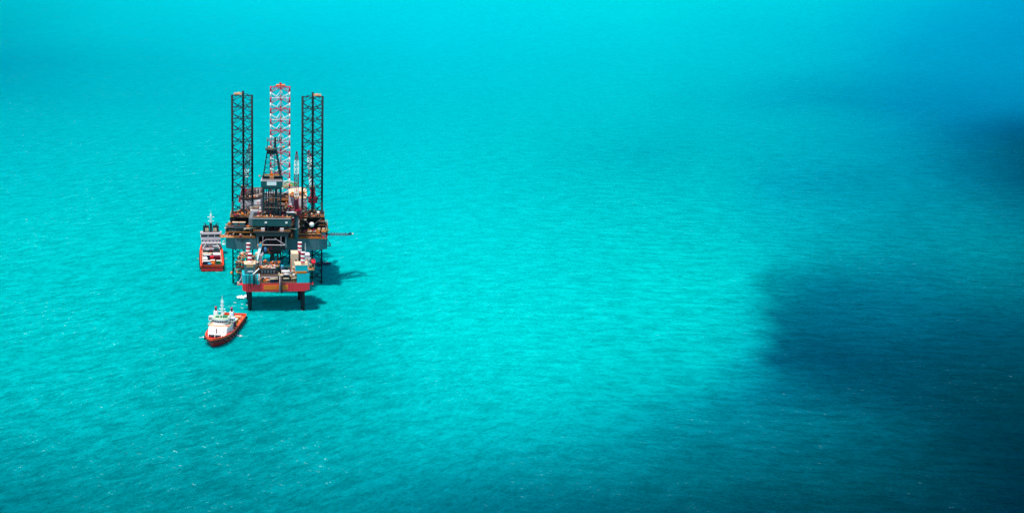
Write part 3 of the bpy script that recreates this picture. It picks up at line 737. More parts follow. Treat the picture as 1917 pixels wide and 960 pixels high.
# deck machinery between the cantilever and the quarters, small skids bolted down
random.seed(21)
for X, Y, z, s, cols, nm in (
    (-27.5, 847, 36, (2.2, 2, 1.6), warm, 'mud_pump'), (-23.5, 846, 36, (2.2, 2, 1.4), cool, 'mud_pump'), (-19, 846, 36, (2.2, 2, 1.6), cool, 'mud_pump'), (-15, 845.5, 36, (1.8, 2, 2.2), warm, 'mud_pump'),
    (-30.2, 846, 33, (.8, 2, 2.6), warm, 'air_compressor'), (-30.2, 846, 30, (.8, 2, 2.4), warm, 'air_compressor'),
    (-15, 838, 36.2, (2, 2, 1.6), warm, 'tensioner_skid'), (-13.2, 836, 38.2, (1.3, 2, 1.6), warm, 'tensioner_skid'),
    (9.8, 852, 33, (2, 3, 9), warm, 'manifold'), (8.6, 846, 33, (1.2, 2, 8), warm, 'manifold'), (10.5, 862, 38, (3, 3, 6), warm, 'manifold'),
    (14.5, 846, 33, (1.4, 2, 7), cool, 'shaker'), (26.2, 845.5, 34, (1.8, 2, 5), cool, 'shaker'), (28, 846, 31, (1.6, 2, 5), cool, 'shaker'),
    (17.5, 843.5, 32.6, (2, 1, 1.5), warm, 'valve_skid'), (22, 843.5, 32.6, (2, 1, 1.5), warm, 'valve_skid'),
    (-11.5, 856, 36, (2.5, 3, 5), warm, 'generator'), (-24.5, 859, 33, (3, 5, 6), cool, 'mud_pit'), (-19, 864, 36, (4, 2, 6), warm, 'mud_pit'),
    (19, 862, 33, (4, 3, 6), cool, 'mud_pit'), (25, 858, 33, (3, 5, 5), warm, 'mud_pit'), (-21, 846.5, 41.7, (5, 1.6, 1.2), warm, 'jack_control'), (-20, 856, 41.7, (1.6, 2, 1.2), cool, 'jack_control'),
    (20, 846.5, 41.7, (5, 1.6, 1.0), warm, 'jack_control'), (-17, 870, 48.2, (4, 3, 1), warm, 'roof_equipment'), (-2, 838, 45.7, (6.5, 2, .9), warm, 'pipe_tally'), (-2.5, 826.2, 45.7, (9.5, .8, .7), warm, 'pipe_tally'), (-9.5, 833, 45.7, (2.2, 5, 2.6), cool, 'driller_station'), (5.6, 834, 45.7, (2.0, 5, 2.6), cool, 'driller_station'), (-2.5, 833, 45.7, (3.5, 3, 1.6), ['dark', 'maroon', 'dark_teal', 'cream', 'rail_orange'], 'rotary_table'), (13, 852, 41.5, (2.4, 4, 4), warm, 'manifold'), (4.5, 855, 44, (3, 4, 3), warm, 'generator'),
    (-23.5, 844.5, 33.2, (5, .8, 1.4), cool, 'hose_station'), (-20, 843.8, 29.9, (8.5, .8, 1.6), cool, 'hose_station'), (-1.5, 829, 38.1, (7, 1, 1.2), cool, 'choke_station'), (3, 866, 40, (4, 4, 5), warm, 'generator'), (-4, 868, 40, (4, 4, 6), cool, 'generator'), (9.4, 835, 45.6, (1.6, 2, 3), cool, 'winch_skid')):
    skid(X, Y, z, s, cols, nm, 22)
b = MB(); c = w2(-13.8, 848)
b.bx(c.x - 2.4, c.x + 2.6, c.y - 2, c.y + 4, 36, 45.4, 'lilac_grey'); b.build('mud_house', rig)
b = MB()
b.bx(c.x - 2.5, c.x + 3.6, c.y + 1, c.y + 4, 45.4, 47.2, 'cream'); b.bx(c.x - 2.4, c.x + 3.4, c.y - 0.5, c.y + 1, 47.9, 48.2, 'navy'); b.bx(c.x - 2.2, c.x + 3.4, c.y + 2, c.y + 4, 48.2, 50.6, 'white')
b.box((c.x + 2, c.y + .8, 49.4), (.8, .4, .8), 'signal_red'); b.bx(c.x + 3.1, c.x + 4.4, c.y - 8.2, c.y - 7.2, 45.5, 48.6, 'bright_white')
b.box((c.x - .4, c.y + .9, 46.4), (1.6, .5, .5), 'tan'); b.box((c.x + 2.4, c.y + .8, 46.8), (.9, .5, .8), 'rail_orange')
b.build('lookout_cabin', rig)
b = MB(); c = w2(7.4, 830); b.bx(c.x - 2.2, c.x + 2.2, c.y - 2.5, c.y, 45.5, 48.2, 'dark_teal'); b.bx(c.x - 2.3, c.x + 2.3, c.y - 2.6, c.y + .1, 48.2, 48.4, 'lilac_grey'); b.build('control_cabin', rig)
for i, X in enumerate((26.0, 28.6)):
    c = w2(X - 1.6, 843.2); MB().tube((c.x, c.y, 33), (c.x, c.y, 35.2), .85, 'tan', 12).tube((c.x, c.y, 35.2), (c.x, c.y, 35.4), .9, 'cream', 12).build('chemical_tank', rig)
c = w2(-15.2, 843); MB().bx(c.x - 1.9, c.x + 1.8, c.y - 1, c.y + 1, 36.3, 37.6, 'green').bx(c.x - .8, c.x + 1.8, c.y - 1.6, c.y - .6, 38.2, 39.0, 'green').build('green_winch', rig)
b = MB()
for X in (-25, -21): 
    c = w2(X, 843.6); b.bx(c.x - 1.4, c.x + 1.4, c.y, c.y + 2, 37.2, 38.6, 'hull_grey'); b.bx(c.x - 1.9, c.x + 1.9, c.y - .2, c.y + 2.2, 38.6, 38.85, 'cream')
b.build('workshop_cabin', rig)

# flare boom out to starboard
b = MB(); c = w2(28.8, 849.5); b.truss((c.x, c.y, 30.2), (c.x + 15.2, c.y, 30.2), 1.2, 1.0, 'navy', 14, .16, None, (0, 0, 1), (1, .6))
for k in (3, 5, 6.5, 11.5): b.box((c.x + k, c.y, 31), (.4, .5, .7), 'navy')
b.box((c.x + 14.2, c.y, 31), (1.8, 1.2, .5), 'navy'); b.bar((c.x + 14, c.y, 30.5), (c.x + 14, c.y, 33), .12, 'navy')
fb = b.build('flare_boom', rig)
MB().ball((c.x + 15.9, c.y, 30.6), .55, 'cream', 10).build('burner', fb)
b = MB(); b.bar((29.8, 1, 29.6), (32.2, 1, 25.6), .3, 'dark'); b.bar((30, 1, 26.8), (32.2, 1, 26.2), .2, 'dark'); b.bx(30, 32.4, 0, 2.4, 25, 25.3, 'dark'); b.bar((31.4, 1, 25.2), (31.4, 1, 27), .15, 'dark')
b.build('hanging_stage', rig)

# basket hanging from the port walkway
bk = empty('transfer_basket', (-31.9, 841.6, 25.9), label='small white netted basket hanging under the port end of the rig walkway', cat='basket')
b = MB().tube((0, 0, 0), (0, 0, .5), 1.0, 'bright_white', 12).tube((0, 0, 2.2), (0, 0, 2.35), .45, 'bright_white', 10)
for i in range(8):
    a = i * math.pi / 4; b.bar((math.cos(a), math.sin(a), .4), (.45 * math.cos(a), .45 * math.sin(a), 2.25), .07, 'cream')
b.build('cage', bk); MB().tube((0, 0, 2.3), (0, 0, 4.0), .05, 'dark', 4).build('rope', bk)

# ------------------------------------------------------------------ THE PRODUCTION PLATFORM
PL = ((-.9, 790, 0), math.radians(3.2))
plat = empty('production_platform', *PL, label='red and teal production platform on four round legs, standing in front of the drilling rig', cat='oil platform')
p2 = frame_of(*PL)
W = 18.7; D = 29
def hull_sec(z): return z
b = MB()
prof = [(-W + 2.2, 11.6), (W - 3.2, 11.6), (W, 12.6), (W, 16.4), (-W, 16.4), (-W, 12.5)]
n = len(prof)
P = [(x, 0, z) for x, z in prof] + [(x, D, z) for x, z in prof]
b.poly(P, [tuple(range(n)), tuple(reversed(range(n, 2 * n)))] + [(i, n + i, n + (i + 1) % n, (i + 1) % n) for i in range(n) if i != 3], 'plat_red')
b.poly([P[3], P[4], P[n + 4], P[n + 3]], [(0, 3, 2, 1)], 'deck_brown')
for x in (-8.4, -5.0, 7.4, 9.0): b.bx(x - .1, x + .1, -.06, 0, 11.8, 16.3, 'ship_dark_red')
ph = b.build('hull', plat)
b = MB().bx(-7.0, -.1, -.1, -.02, 12.75, 15.4, 'panel_yellow').bx(.06, 6.6, -.1, -.02, 12.75, 15.4, 'panel_yellow')
yp = b.build('name_panel', ph)
b = MB()
random.seed(2)
for x in (-6.0, -4.6, -3.2, -1.9, -.7, .7, 1.9, 4.6, 5.7):       # worn, unreadable letters on the yellow boards
    b.bx(x - .3, x - .12, -.14, -.1, 13.3, 14.9, 'worn_yellow'); b.bx(x - .12, x + .3, -.14, -.1, 14.6, 14.9, 'worn_yellow')
    if random.random() < .6: b.bx(x - .12, x + .3, -.14, -.1, 13.3, 13.6, 'worn_yellow')
    if random.random() < .6: b.bx(x + .12, x + .3, -.14, -.1, 13.3, 14.6, 'worn_yellow')
b.parts('letter', yp)
b = MB()
b.bx(-W, -11.6, 0, 9, 16.4, 21.4, 'plat_teal'); b.bx(11.6, W - .1, 0, 9, 16.4, 21.4, 'plat_teal')
b.bx(-W, -13, 9, D, 16.4, 21.2, 'plat_teal'); b.bx(13, W - .1, 9, D, 16.4, 21.2, 'plat_teal'); b.bx(-13, 13, D - 4, D, 16.4, 19, 'hull_teal')
for x in (-16.9, -14.9): b.bx(x - .08, x + .08, -.05, 0, 16.4, 21.4, 'hull_teal')
b.build('corner_blocks', ph)
b = MB()   # caissons and hoses on the near face
for x, r, k in ((-11.2, .35, 'hull_grey'), (-10.4, .4, 'light_teal'), (-9.5, .3, 'lilac_grey'), (-12.2, .35, 'dark_teal')): b.tube((x, -.4, 16), (x, -.4, 22), r, k, 8)
for x in (-16.6, -15.4): b.tube((x, -.5, 10.6), (x, -.5, 21.6), .13, 'dark', 5)
for x in (-14.6, -12.9): b.tube((x, -.4, 15), (x, -.4, 21.8), .24, 'dark_teal', 6)
for i in range(6):
    a0, a1 = math.pi + i * math.pi / 6, math.pi + (i + 1) * math.pi / 6
    b.tube((-13.75 + .85 * math.cos(a0), -.4, 15 + 1.1 * math.sin(a0)), (-13.75 + .85 * math.cos(a1), -.4, 15 + 1.1 * math.sin(a1)), .22, 'maroon', 6)
b.build('hanging_hose', plat)
b = MB()
for x, z in ((-4.2, 9.6), (-2.0, 9.6), (.2, 9.7), (2.0, 9.9)): b.tube((x, 6, z), (x, 6, 12), .3, 'orange' if x > -3 else 'deck_brown', 8)
b.build('discharge_pipe', plat)
b = MB().bx(1.6, 3.4, -1.3, .2, 11.4, 21.0, 'maroon'); b.tube((2.0, -1.4, 11.2), (2.0, -1.4, 20.8), .2, 'lilac_grey'); b.tube((2.9, -1.4, 10.8), (2.9, -1.4, 20.8), .25, 'deck_brown'); b.bx(1.3, 3.8, -1.5, .3, 21.0, 21.4, 'cream'); b.box((1.6, -1, 22), (.8, .8, 1.2), 'cream')
b.build('cable_trunk', plat)

def pleg(X, Y, z1):
    c = p2(X, Y); r = 1.16
    b = MB().tube((c.x, c.y, -14), (c.x, c.y, z1 - 6), r, 'leg_steel', 20)
    o = b.build('leg', plat)
    b = MB(); z = z1; rows = ((1.5, 'stripe_red'), (1.15, 'bright_white'), (1.15, 'stripe_red'), (1.15, 'bright_white'), (1.25, 'stripe_red'))
    for hgt, k in rows: b.tube((c.x, c.y, z - hgt), (c.x, c.y, z), r + .02, k, 20); z -= hgt
    b.tube((c.x, c.y, z1), (c.x, c.y, z1 + .12), r + .1, 'bright_white', 20)
    b.build('striped_top', o)
pleg(-15.6, 793.5, 32.4); pleg(14.0, 793.5, 33.2); pleg(-16.9, 814, 33.4); pleg(12.6, 814, 33.9)

# corner houses
def deck_parts(name, rows, rails=()):
    b = MB()
    for (x0, x1, y0, y1, z0, z1, k) in rows: b.bx(x0, x1, y0, y1, z0, z1, k)
    for pts, k in rails: b.rail(pts, 1.1, k, .12, 1.5)
    return b.build(name, plat)
deck_parts('jacking_cabin', [(-17.6, -11.6, 1.2, 2.9, 21.4, 27.0, 'hull_grey'), (-16.6, -12.6, .95, 1.2, 25.4, 27.0, 'tan'), (-17.8, -11.4, 1.0, 8, 27.0, 27.25, 'cream'), (-15.8, -12.8, .9, 1.2, 22.8, 23.3, 'bright_white'), (-17.6, -11.6, 5.5, 8, 21.4, 27.0, 'hull_grey')],
           [([(-17.8, 1, 27.25), (-11.4, 1, 27.25), (-11.4, 8, 27.25)], 'cream')])
MB().bar((-12.9, .5, 21.6), (-9.4, .8, 24.8), .45, 'bright_white').build('gangway', plat)
o = deck_parts('starboard_house', [(10.8, 17.6, .6, 1.6, 22.6, 26.2, 'light_teal'), (10.8, 17.2, .4, .6, 21.9, 22.9, 'orange'), (10.8, 17.6, 5, 9, 21.4, 26.2, 'white'), (10.6, 17.8, .5, 9, 26.2, 26.5, 'cream'), (12, 17, .5, 1.5, 21.4, 22, 'dark')],
               [([(10.6, .5, 26.5), (17.8, .5, 26.5), (17.8, 9, 26.5)], 'cream')])
c = p2(12, 812)
tx0, tx1, ty0 = c.x - 4.6, c.x - 1.0, 14
b = MB().bx(tx0, tx1 + .3, ty0, ty0 + 8, 18.2, 29.6, 'cream'); b.bx(tx0 + .1, tx1 + .1, ty0 - .04, ty0 + .02, 19, 21, 'white')
tw = b.build('living_quarters', plat)
b = MB()
for z in (19.5, 22.4, 25.3): b.bx(tx0 + 2.1, tx0 + 2.9, ty0 - .1, ty0 + .05, z, z + .9, 'window_glass')
b.parts('window', tw)
b = MB().bx(tx0 - .5, tx0, ty0 - .6, ty0 + 8, 18.2, 18.5, 'cream')
for z in (18.5, 21.4, 24.3): b.bar((tx0 - .4, ty0 - .4, z), (tx0 - .1, ty0 + .2, z + 2.8), .18, 'orange')
b.build('outside_stair', tw)
b = MB().bx(c.x + 2.2, c.x + 5.8, 16, 22, 19, 28.0, 'white'); b.bx(c.x + 2.0, c.x + 6, 15.8, 22.2, 28.0, 28.3, 'lilac_grey')
o = b.build('radio_room', plat)
MB().tube((c.x + 3.4, 17, 28.3), (c.x + 3.4, 17, 35), .12, 'bright_white', 5).bar((c.x + 3.0, 17, 32), (c.x + 3.8, 17, 32), .08, 'bright_white').build('antenna', o)
c = p2(13.4, 800); skidp = []
random.seed(31)
def pskid(X, Y, z, s, cols, name, dense=18, deck=None): skid_on(p2, plat, X, Y, z, s, cols, name, dense, deck or 'tan')
bright = ['cream', 'cream', 'white', 'tan', 'orange', 'yellow', 'grey', 'hull_teal', 'dark']
for X, Y, z, s, cols, nm in (
    (-21.4, 803, 19.8, (2.2, 3, 5.5), bright, 'overhung_platform'), (-21.6, 807, 24.2, (1.8, 3, 2.2), bright, 'overhung_platform'), (-20, 812, 26.5, (1.8, 2, 1.6), bright, 'overhung_platform'),
    (-15, 808, 22.2, (2.4, 3, 5), bright, 'separator'), (-12.3, 803, 21.4, (1.6, 3, 3.5), bright, 'separator'),
    (15.5, 812, 21.5, (1.4, 2, 4), bright, 'cooler'), (17, 806, 21.4, (1.2, 3, 4), bright, 'cooler'),
    (-9.6, 792, 16.6, (1.6, 1, 1.6), ['yellow', 'orange', 'cream', 'dark'], 'yellow_pump'), (-6.6, 792, 16.6, (1.2, 1, 1.2), ['yellow', 'cream', 'orange'], 'yellow_pump'),
    (9.4, 793, 16.6, (1.1, 1, 4), ['yellow', 'cream', 'tan', 'white'], 'wellhead'), (9.8, 797, 19, (1.2, 1, 4), ['yellow', 'cream', 'orange', 'navy'], 'wellhead'), (7.9, 796, 18.6, (1, 1, 3), ['cream', 'lilac_grey', 'dark'], 'wellhead')):
    pskid(X, Y, z, s, cols, nm, 20)
# process deck in the middle
b = MB()
b.bx(-13.4, .8, 12, 22, 20.0, 20.4, 'tan'); b.bx(-9.5, 7.8, 3.6, 5, 16.4, 19.4, 'dark_teal'); b.bx(-9.5, 7.8, 3.4, 9, 19.4, 19.6, 'deck_brown'); b.bx(-9, .8, 8, 11.8, 19.6, 22.0, 'dark')
b.bx(-13.4, .8, 11.8, 12, 19.7, 20.6, 'rail_orange'); b.bx(8, 12, 9, D - 4, 16.4, 19, 'dark')
pd = b.build('process_module', plat)
b = MB()
for x in (-8.6, -3.8): b.bar((x, 2.0, 16.4), (x, 2.0, 19.4), .22, 'lilac_grey')
b.bar((-8.6, 2, 19.4), (-3.8, 2, 19.4), .22, 'lilac_grey'); b.bar((-3.8, 2, 19.4), (1, 2, 19.4), .22, 'lilac_grey')
b.build('lifting_frame', pd)
b = MB()
for i in range(5): b.bx(-8.0 + i * 1.7, -7.0 + i * 1.7, 7.6, 8, 20.2, 21.7, 'hull_grey' if i % 2 else 'grey')
b.parts('cabinet', pd)
b = MB(); b.tube((-3.4, 1.2, 18.6), (1.2, 1.2, 18.6), .38, 'cream', 8); b.tube((4, 1.2, 18.7), (7.4, 1.2, 18.7), .3, 'cream', 8); b.tube((-3.2, 1.6, 17.2), (1, 1.6, 17.2), .5, 'navy', 8); b.build('pipe_header', pd)
b = MB(); b.tube((3.6, 5.5, 21.6), (8.0, 5.5, 21.6), .75, 'bright_white', 12); b.tube((4.4, 3.8, 20.4), (7.6, 3.8, 20.4), .6, 'lilac_grey', 12); b.bx(3.2, 3.6, 4.5, 6.5, 19.6, 22.2, 'cream'); b.build('heat_exchanger', pd)
b = MB(); c = p2(2.45, 812); b.tube((c.x, c.y, 16.4), (c.x, c.y, 20.2), 1.65, 'navy', 16); b.tube((c.x, c.y, 20.2), (c.x, c.y, 21.1), 1.65, 'sky_blue', 16, .5)
b.build('blue_tank', plat)
pskid(-7, 806, 20.5, (5.6, 2.5, 1.2), ['cream', 'white', 'tan', 'navy', 'lilac_grey', 'orange'], 'process_skid', 46)
pskid(-2, 811, 21, (3, 2, 2), ['orange', 'lilac_grey', 'navy', 'grey', 'rail_orange'], 'process_skid', 18)
pskid(-7.4, 811.5, 21.5, (1.0, 1, 2.4), ['orange', 'sky_blue', 'rail_orange'], 'winch', 8)
pskid(6, 809, 17.5, (3.2, 3, 1.2), ['deck_brown', 'maroon', 'dark', 'grey'], 'deck_store', 22)
# crane on the platform
c = p2(-10, 808)
b = MB().tube((c.x, c.y, 18), (c.x, c.y, 27), 1.0, 'lilac_grey', 14, .95)
pc = b.build('crane', plat)
b = MB().tube((c.x, c.y, 26.6), (c.x, c.y, 28.8), 1.0, 'lilac_grey', 14, 2.1); b.box((c.x - .3, c.y, 29.1), (4.2, 3, .9), 'lilac_grey'); b.bx(c.x - 2.8, c.x - 1.4, c.y - 1.6, c.y, 28, 29.6, 'cream'); b.build('crane_house', pc)
b = MB()
b.poly([(c.x - 2.0, c.y - 3.0, 26.4), (c.x - 1.3, c.y - 3.0, 26.4), (c.x + .9, c.y - 1.2, 33.2), (c.x - .9, c.y - 1.2, 33.2), (c.x - 2.0, c.y - 2.2, 26.4), (c.x - 1.3, c.y - 2.2, 26.4), (c.x + .9, c.y - .2, 33.2), (c.x - .9, c.y - .2, 33.2)],
       [(0, 1, 2, 3), (5, 4, 7, 6), (1, 5, 6, 2), (4, 0, 3, 7), (3, 2, 6, 7), (1, 0, 4, 5)], 'bright_white'); b.build('boom', pc)
b = MB().tube((c.x + .7, c.y - .6, 29.5), (c.x + .7, c.y - .6, 33.4), .5, 'dark_teal', 8); b.box((c.x, c.y - 1, 33.9), (2.2, 1.2, 1.2), 'sky_blue'); b.tube((c.x - 1.5, c.y - .6, 33.5), (c.x - 1.1, c.y - .6, 33.5), 1.1, 'rail_orange', 10); b.tube((c.x + 1.3, c.y - .6, 33.8), (c.x + 1.7, c.y - .6, 33.8), 1.0, 'rail_orange', 10); b.bar((c.x - .2, c.y, 34), (c.x + .4, c.y, 35.6), .5, 'tan')
b.build('hoist', pc)
b = MB().tube((c.x + 2.9, c.y - .5, 29.9), (c.x + 2.9, c.y - .5, 32.2), .85, 'blue', 12).ball((c.x + 2.9, c.y - .5, 32.2), .85, 'blue', 12, .6); b.bar((c.x + 1, c.y, 30.4), (c.x + 2.6, c.y, 30.6), .3, 'dark'); b.build('fuel_tank', pc)
MB().tube((c.x - 1.7, c.y - 3.1, 19.5), (c.x - 1.7, c.y - 3.1, 26.4), .17, 'bright_white', 5).build('hoist_rope', pc)
# side ledges, boat landing
b = MB().bx(-21.6, -W, 2, 5, 15.0, 15.4, 'plat_red').bx(-21.6, -20.4, 2, 3.4, 15.4, 16.6, 'cream'); b.bar((-19, 2.2, 20), (-21.4, 2.2, 15.6), .2, 'lilac_grey'); b.bar((-21.4, 2.2, 15.6), (-19.5, 2.2, 18.3), .15, 'lilac_grey'); b.build('side_ledge', plat)
b = MB().bx(W, W + 2.2, 1, 4, 15.0, 15.25, 'plat_red').bx(W + 2, W + 2.2, 1, 4, 15.25, 16.1, 'plat_red'); b.build('side_ledge', plat)
b = MB().bx(W - .4, W + 3.4, 10, 18, 20.8, 21.1, 'tan').rail([(W, 10, 21.1), (W + 3.4, 10, 21.1), (W + 3.4, 18, 21.1)], 1.1, 'orange', .12).bar((W + .4, 12, 21.1), (W + .4, 12, 27.0), .35, 'white').bar((W + .4, 12, 27.0), (W + 1.6, 11.4, 27.6), .3, 'white').bar((W + .4, 12, 21.5), (W + .4, 17, 26), .25, 'dark')
b.build('davit', plat)
pskid(19.2, 803, 21.2, (1.3, 2, 2.2), ['cream', 'dark_teal', 'white', 'dark', 'green'], 'muster_station', 14)
lb = empty('lifeboat', (20.2, 803.6, 25.2), math.radians(3), label='enclosed red lifeboat hanging from a davit on the right side of the red platform', cat='lifeboat')
b = MB()
for i in range(8):
    f0, f1 = i / 8, (i + 1) / 8; r0, r1 = 1.35 * math.sin(math.pi * (.08 + .84 * f0)) ** .5, 1.35 * math.sin(math.pi * (.08 + .84 * f1)) ** .5
    b.tube((0, -3 + 6 * f0, 0), (0, -3 + 6 * f1, 0), r0, 'signal_red', 12, r1)
b.build('boat_hull', lb); MB().box((0, -1.2, 1.35), (1.2, 1.4, .7), 'signal_red').box((0, -1.92, 1.4), (.9, .06, .4), 'window_glass').build('cockpit', lb)

# ------------------------------------------------------------------ SUPPLY SHIPS
def mir(pts): return pts
def ship_hull(root, L, Bm, zdeck, zbow, side='ship_dark_red', bulwark='ship_orange', k=1.):
    """hull with sheer, flare, black sheer strake and open bulwark"""
    st = [0, .03, .2, .45, .60, .70, .80, .88, .94, .98, 1.0]
    dk = [.93, .98, 1, 1, 1, .97, .88, .72, .50, .27, .04]
    wl = [.88, .94, .97, .97, .95, .86, .66, .42, .2, .06, .01]
    sh = [0, 0, 0, 0, .1, .35, .6, .8, .93, 1, 1.02]
    ov = [0, 0, 0, 0, 0, 0, -.0, -.01, -.02, -.035, -.05]
    hb = Bm / 2; rows = []
    for s, d, w, h, o in zip(st, dk, wl, sh, ov):
        zt = zdeck + (zbow - zdeck) * h
        y = s * L
        rows.append([(w * hb * .9, y + o * L, -1.5), (w * hb, y + o * L, .35), (w * hb + (d - w) * hb * .7, y + o * L * .4, zt * .62), (d * hb, y, zt - .55), (d * hb + .12, y, zt - .5), (d * hb + .12, y, zt + .1), (d * hb, y, zt + .12), (d * hb + .02, y, zt + 1.3), (max(d * hb - .6, .02), y, zt + 1.3), (max(d * hb - .6, .02), y, zt)])
    b = MB(); ks = ['dark', side, side, 'rubber', 'rubber', 'rubber', bulwark, bulwark, bulwark]
    for sg in (1, -1):
        for i in range(len(rows) - 1):
            for j in range(9):
                a, c, d, e = rows[i][j], rows[i + 1][j], rows[i + 1][j + 1], rows[i][j + 1]
                q = [(p[0] * sg, p[1], p[2]) for p in (a, c, d, e)]
                b.poly(q, [(0, 1, 2, 3)] if sg > 0 else [(3, 2, 1, 0)], ks[j], j < 3)
    r = rows[0]
    for j in range(9):
        kk = ks[j]
        b.poly([(r[j][0], r[j][1], r[j][2]), (-r[j][0], r[j][1], r[j][2]), (-r[j + 1][0], r[j + 1][1], r[j + 1][2]), (r[j + 1][0], r[j + 1][1], r[j + 1][2])], [(3, 2, 1, 0)], kk)
    r = rows[-1]
    for j in range(9):
        b.poly([(r[j][0], r[j][1], r[j][2]), (-r[j][0], r[j][1], r[j][2]), (-r[j + 1][0], r[j + 1][1], r[j + 1][2]), (r[j + 1][0], r[j + 1][1], r[j + 1][2])], [(0, 1, 2, 3)], ks[j])
    b.bx(-hb * .9, hb * .9, 0, .3, zdeck, zdeck + 1.3, bulwark)
    hull = b.build('hull', root)
    b = MB()
    for i in range(len(rows) - 1):
        a, c = rows[i][9], rows[i + 1][9]
        b.poly([(-a[0], a[1], a[2] - .02), (a[0], a[1], a[2] - .02), (c[0], c[1], c[2] - .02), (-c[0], c[1], c[2] - .02)], [(0, 1, 2, 3)], 'deck_brown' if st[i] < .55 else 'ship_red')
    b.build('deck', root)
    # tyre fenders along both sides
    def at(s):
        for i in range(len(st) - 1):
            if st[i] <= s <= st[i + 1]:
                f = (s - st[i]) / (st[i + 1] - st[i]); return [rows[i][5][q] * (1 - f) + rows[i + 1][5][q] * f for q in range(3)]
    for s in [.02 + i * .085 for i in range(11)]:
        x, y, z = at(s)
        for sg in (1, -1):
            q = MB(); q.tube((sg * (x - .05), y, z - .9), (sg * (x + .45), y, z - .9), .75, 'rubber', 10); q.build('tyre_fender', hull)
    return at
def mast_build(root, x, y, z0, z1, arms, name='mast', key='bright_white', w=.22):
    b = MB().truss((x, y, z0), (x, y, z1), .9, .9, key, 9, w * .6, None, (0, 1, 0), (1.3, .5))
    for z, a in arms: b.bar((x - a, y, z), (x + a, y, z), w, key)
    b.tube((x, y, z1), (x, y, z1 + 1.8), .1, key, 5); b.box((x, y, z1 * .9), (.9, .6, .5), key)
    return b.build(name, root)

def cargo(kind, root_fn, x, y, z, s, col, label, cat, rz=0., group='deck cargo on the supply ships', trim='white'):
    c = root_fn(x, y, z)
    o = empty(kind, c[0], c[1] + rz, label=label, cat=cat, group=group)
    lx, ly, lz = s
    b = MB()
    if kind == 'storage_tank':
        b.tube((-lx / 2, 0, lz * .5 + .2), (lx / 2, 0, lz * .5 + .2), min(ly, lz) * .45, col, 14)
        o2 = b.build('tank', o)
        f = MB()
        for sx in (-1, 1):
            for sy in (-1, 1): f.bar((sx * lx / 2, sy * ly / 2, 0), (sx * lx / 2, sy * ly / 2, lz), .12, trim)
            f.bar((sx * lx / 2, -ly / 2, lz), (sx * lx / 2, ly / 2, lz), .12, trim); f.bar((-lx / 2, sx * ly / 2, lz), (lx / 2, sx * ly / 2, lz), .12, trim)
        f.build('tank_frame', o)
    elif kind == 'open_basket':
        b.bx(-lx / 2, lx / 2, -ly / 2, ly / 2, 0, .12, col)
        for sx in (-1, 1): b.bx(sx * lx / 2 - .05, sx * lx / 2 + .05, -ly / 2, ly / 2, .12, lz, col); b.bx(-lx / 2, lx / 2, sx * ly / 2 - .05, sx * ly / 2 + .05, .12, lz, col)
        b.build('tray', o)
        g = MB()
        for i in range(max(2, int(ly / .7))): g.tube((-lx * .42, -ly * .38 + i * .6, .4), (lx * .42, -ly * .38 + i * .6, .4), .22, trim, 6)
        g.build('pipe_bundle', o)
    else:
        b.bx(-lx / 2, lx / 2, -ly / 2, ly / 2, 0.1, lz, col)
        n = int(lx / .6)
        for i in range(n):
            xx = -lx / 2 + (i + .5) * lx / n; b.bx(xx - .08, xx + .08, -ly / 2 - .05, -ly / 2, .2, lz - .15, col)
        b.build('container_box', o)
        f = MB()
        for sx in (-1, 1):
            for sy in (-1, 1): f.bx(sx * lx / 2 - .09, sx * lx / 2 + .09, sy * ly / 2 - .09, sy * ly / 2 + .09, 0, lz + .06, col)
        f.bx(-lx / 2 + .1, lx / 2 - .1, -ly / 2 + .1, ly / 2 - .1, lz, lz + .05, trim)
        f.build('roof_panel', o)
    return o
def local_to_world(loc, rz):
    M = Matrix.Translation(Vector(loc)) @ Matrix.Rotation(rz, 4, 'Z')
    return lambda x, y, z: (M @ Vector((x, y, z)), rz)

# ship moored bow towards the camera
S1 = ((-23.6, 774.2, 0), math.radians(180 - 11.2))
s1 = empty('supply_ship', *S1, label='supply ship with white wheelhouse and orange bulwark, bow towards the camera, below the red platform', cat='ship')
ship_hull(s1, 52.5, 14, 2.6, 4.1, 'ship_dark_red')
b = MB()     # forward deckhouse
b.poly([(-4.9, 41.6, 3.4), (4.9, 41.6, 3.4), (4.9, 40.2, 7.4), (-4.9, 40.2, 7.4), (-5.4, 29, 3.0), (5.4, 29, 3.0), (5.4, 29, 7.4), (-5.4, 29, 7.4)],
       [(1, 0, 3, 2), (4, 5, 6, 7), (5, 1, 2, 6), (0, 4, 7, 3), (3, 7, 6, 2)], 'bright_white')
b.poly([(-4.3, 43.4, 3.3), (4.3, 43.4, 3.3), (4.9, 41.65, 5.6), (-4.9, 41.65, 5.6), (-4.3, 41.7, 3.3), (4.3, 41.7, 3.3)], [(1, 0, 3, 2), (1, 2, 5), (0, 4, 3)], 'bright_white')
b.bx(.0, .35, 41.4, 42.2, 3.6, 7.4, 'maroon')
dh = b.build('deckhouse', s1)
b = MB()
for x in (-3.2, -1.6, 1.8, 3.4): b.box((x, 40.95, 5.9), (.35, .3, .35), 'lilac_grey')
b.parts('window', dh)
b = MB(); b.bx(-5.8, 5.8, 27, 37.6, 7.4, 7.6, 'tan'); b.rail([(-5.8, 27, 7.6), (-5.8, 37.6, 7.6), (5.8, 37.6, 7.6), (5.8, 27, 7.6)], 1.0, 'white', .09); b.box((-4.6, 36.6, 8), (.9, .8, .9), 'signal_red'); b.box((-4, 35.6, 8.1), (.8, .8, .9), 'green'); b.build('boat_deck', dh)
b = MB()     # wheelhouse with rounded front
def arc(rx, ry, yb, yf, n=8): return [(rx, yb)] + [(rx * math.cos(i * math.pi / n), yf + ry * math.sin(i * math.pi / n)) for i in range(n + 1)] + [(-rx, yb)]
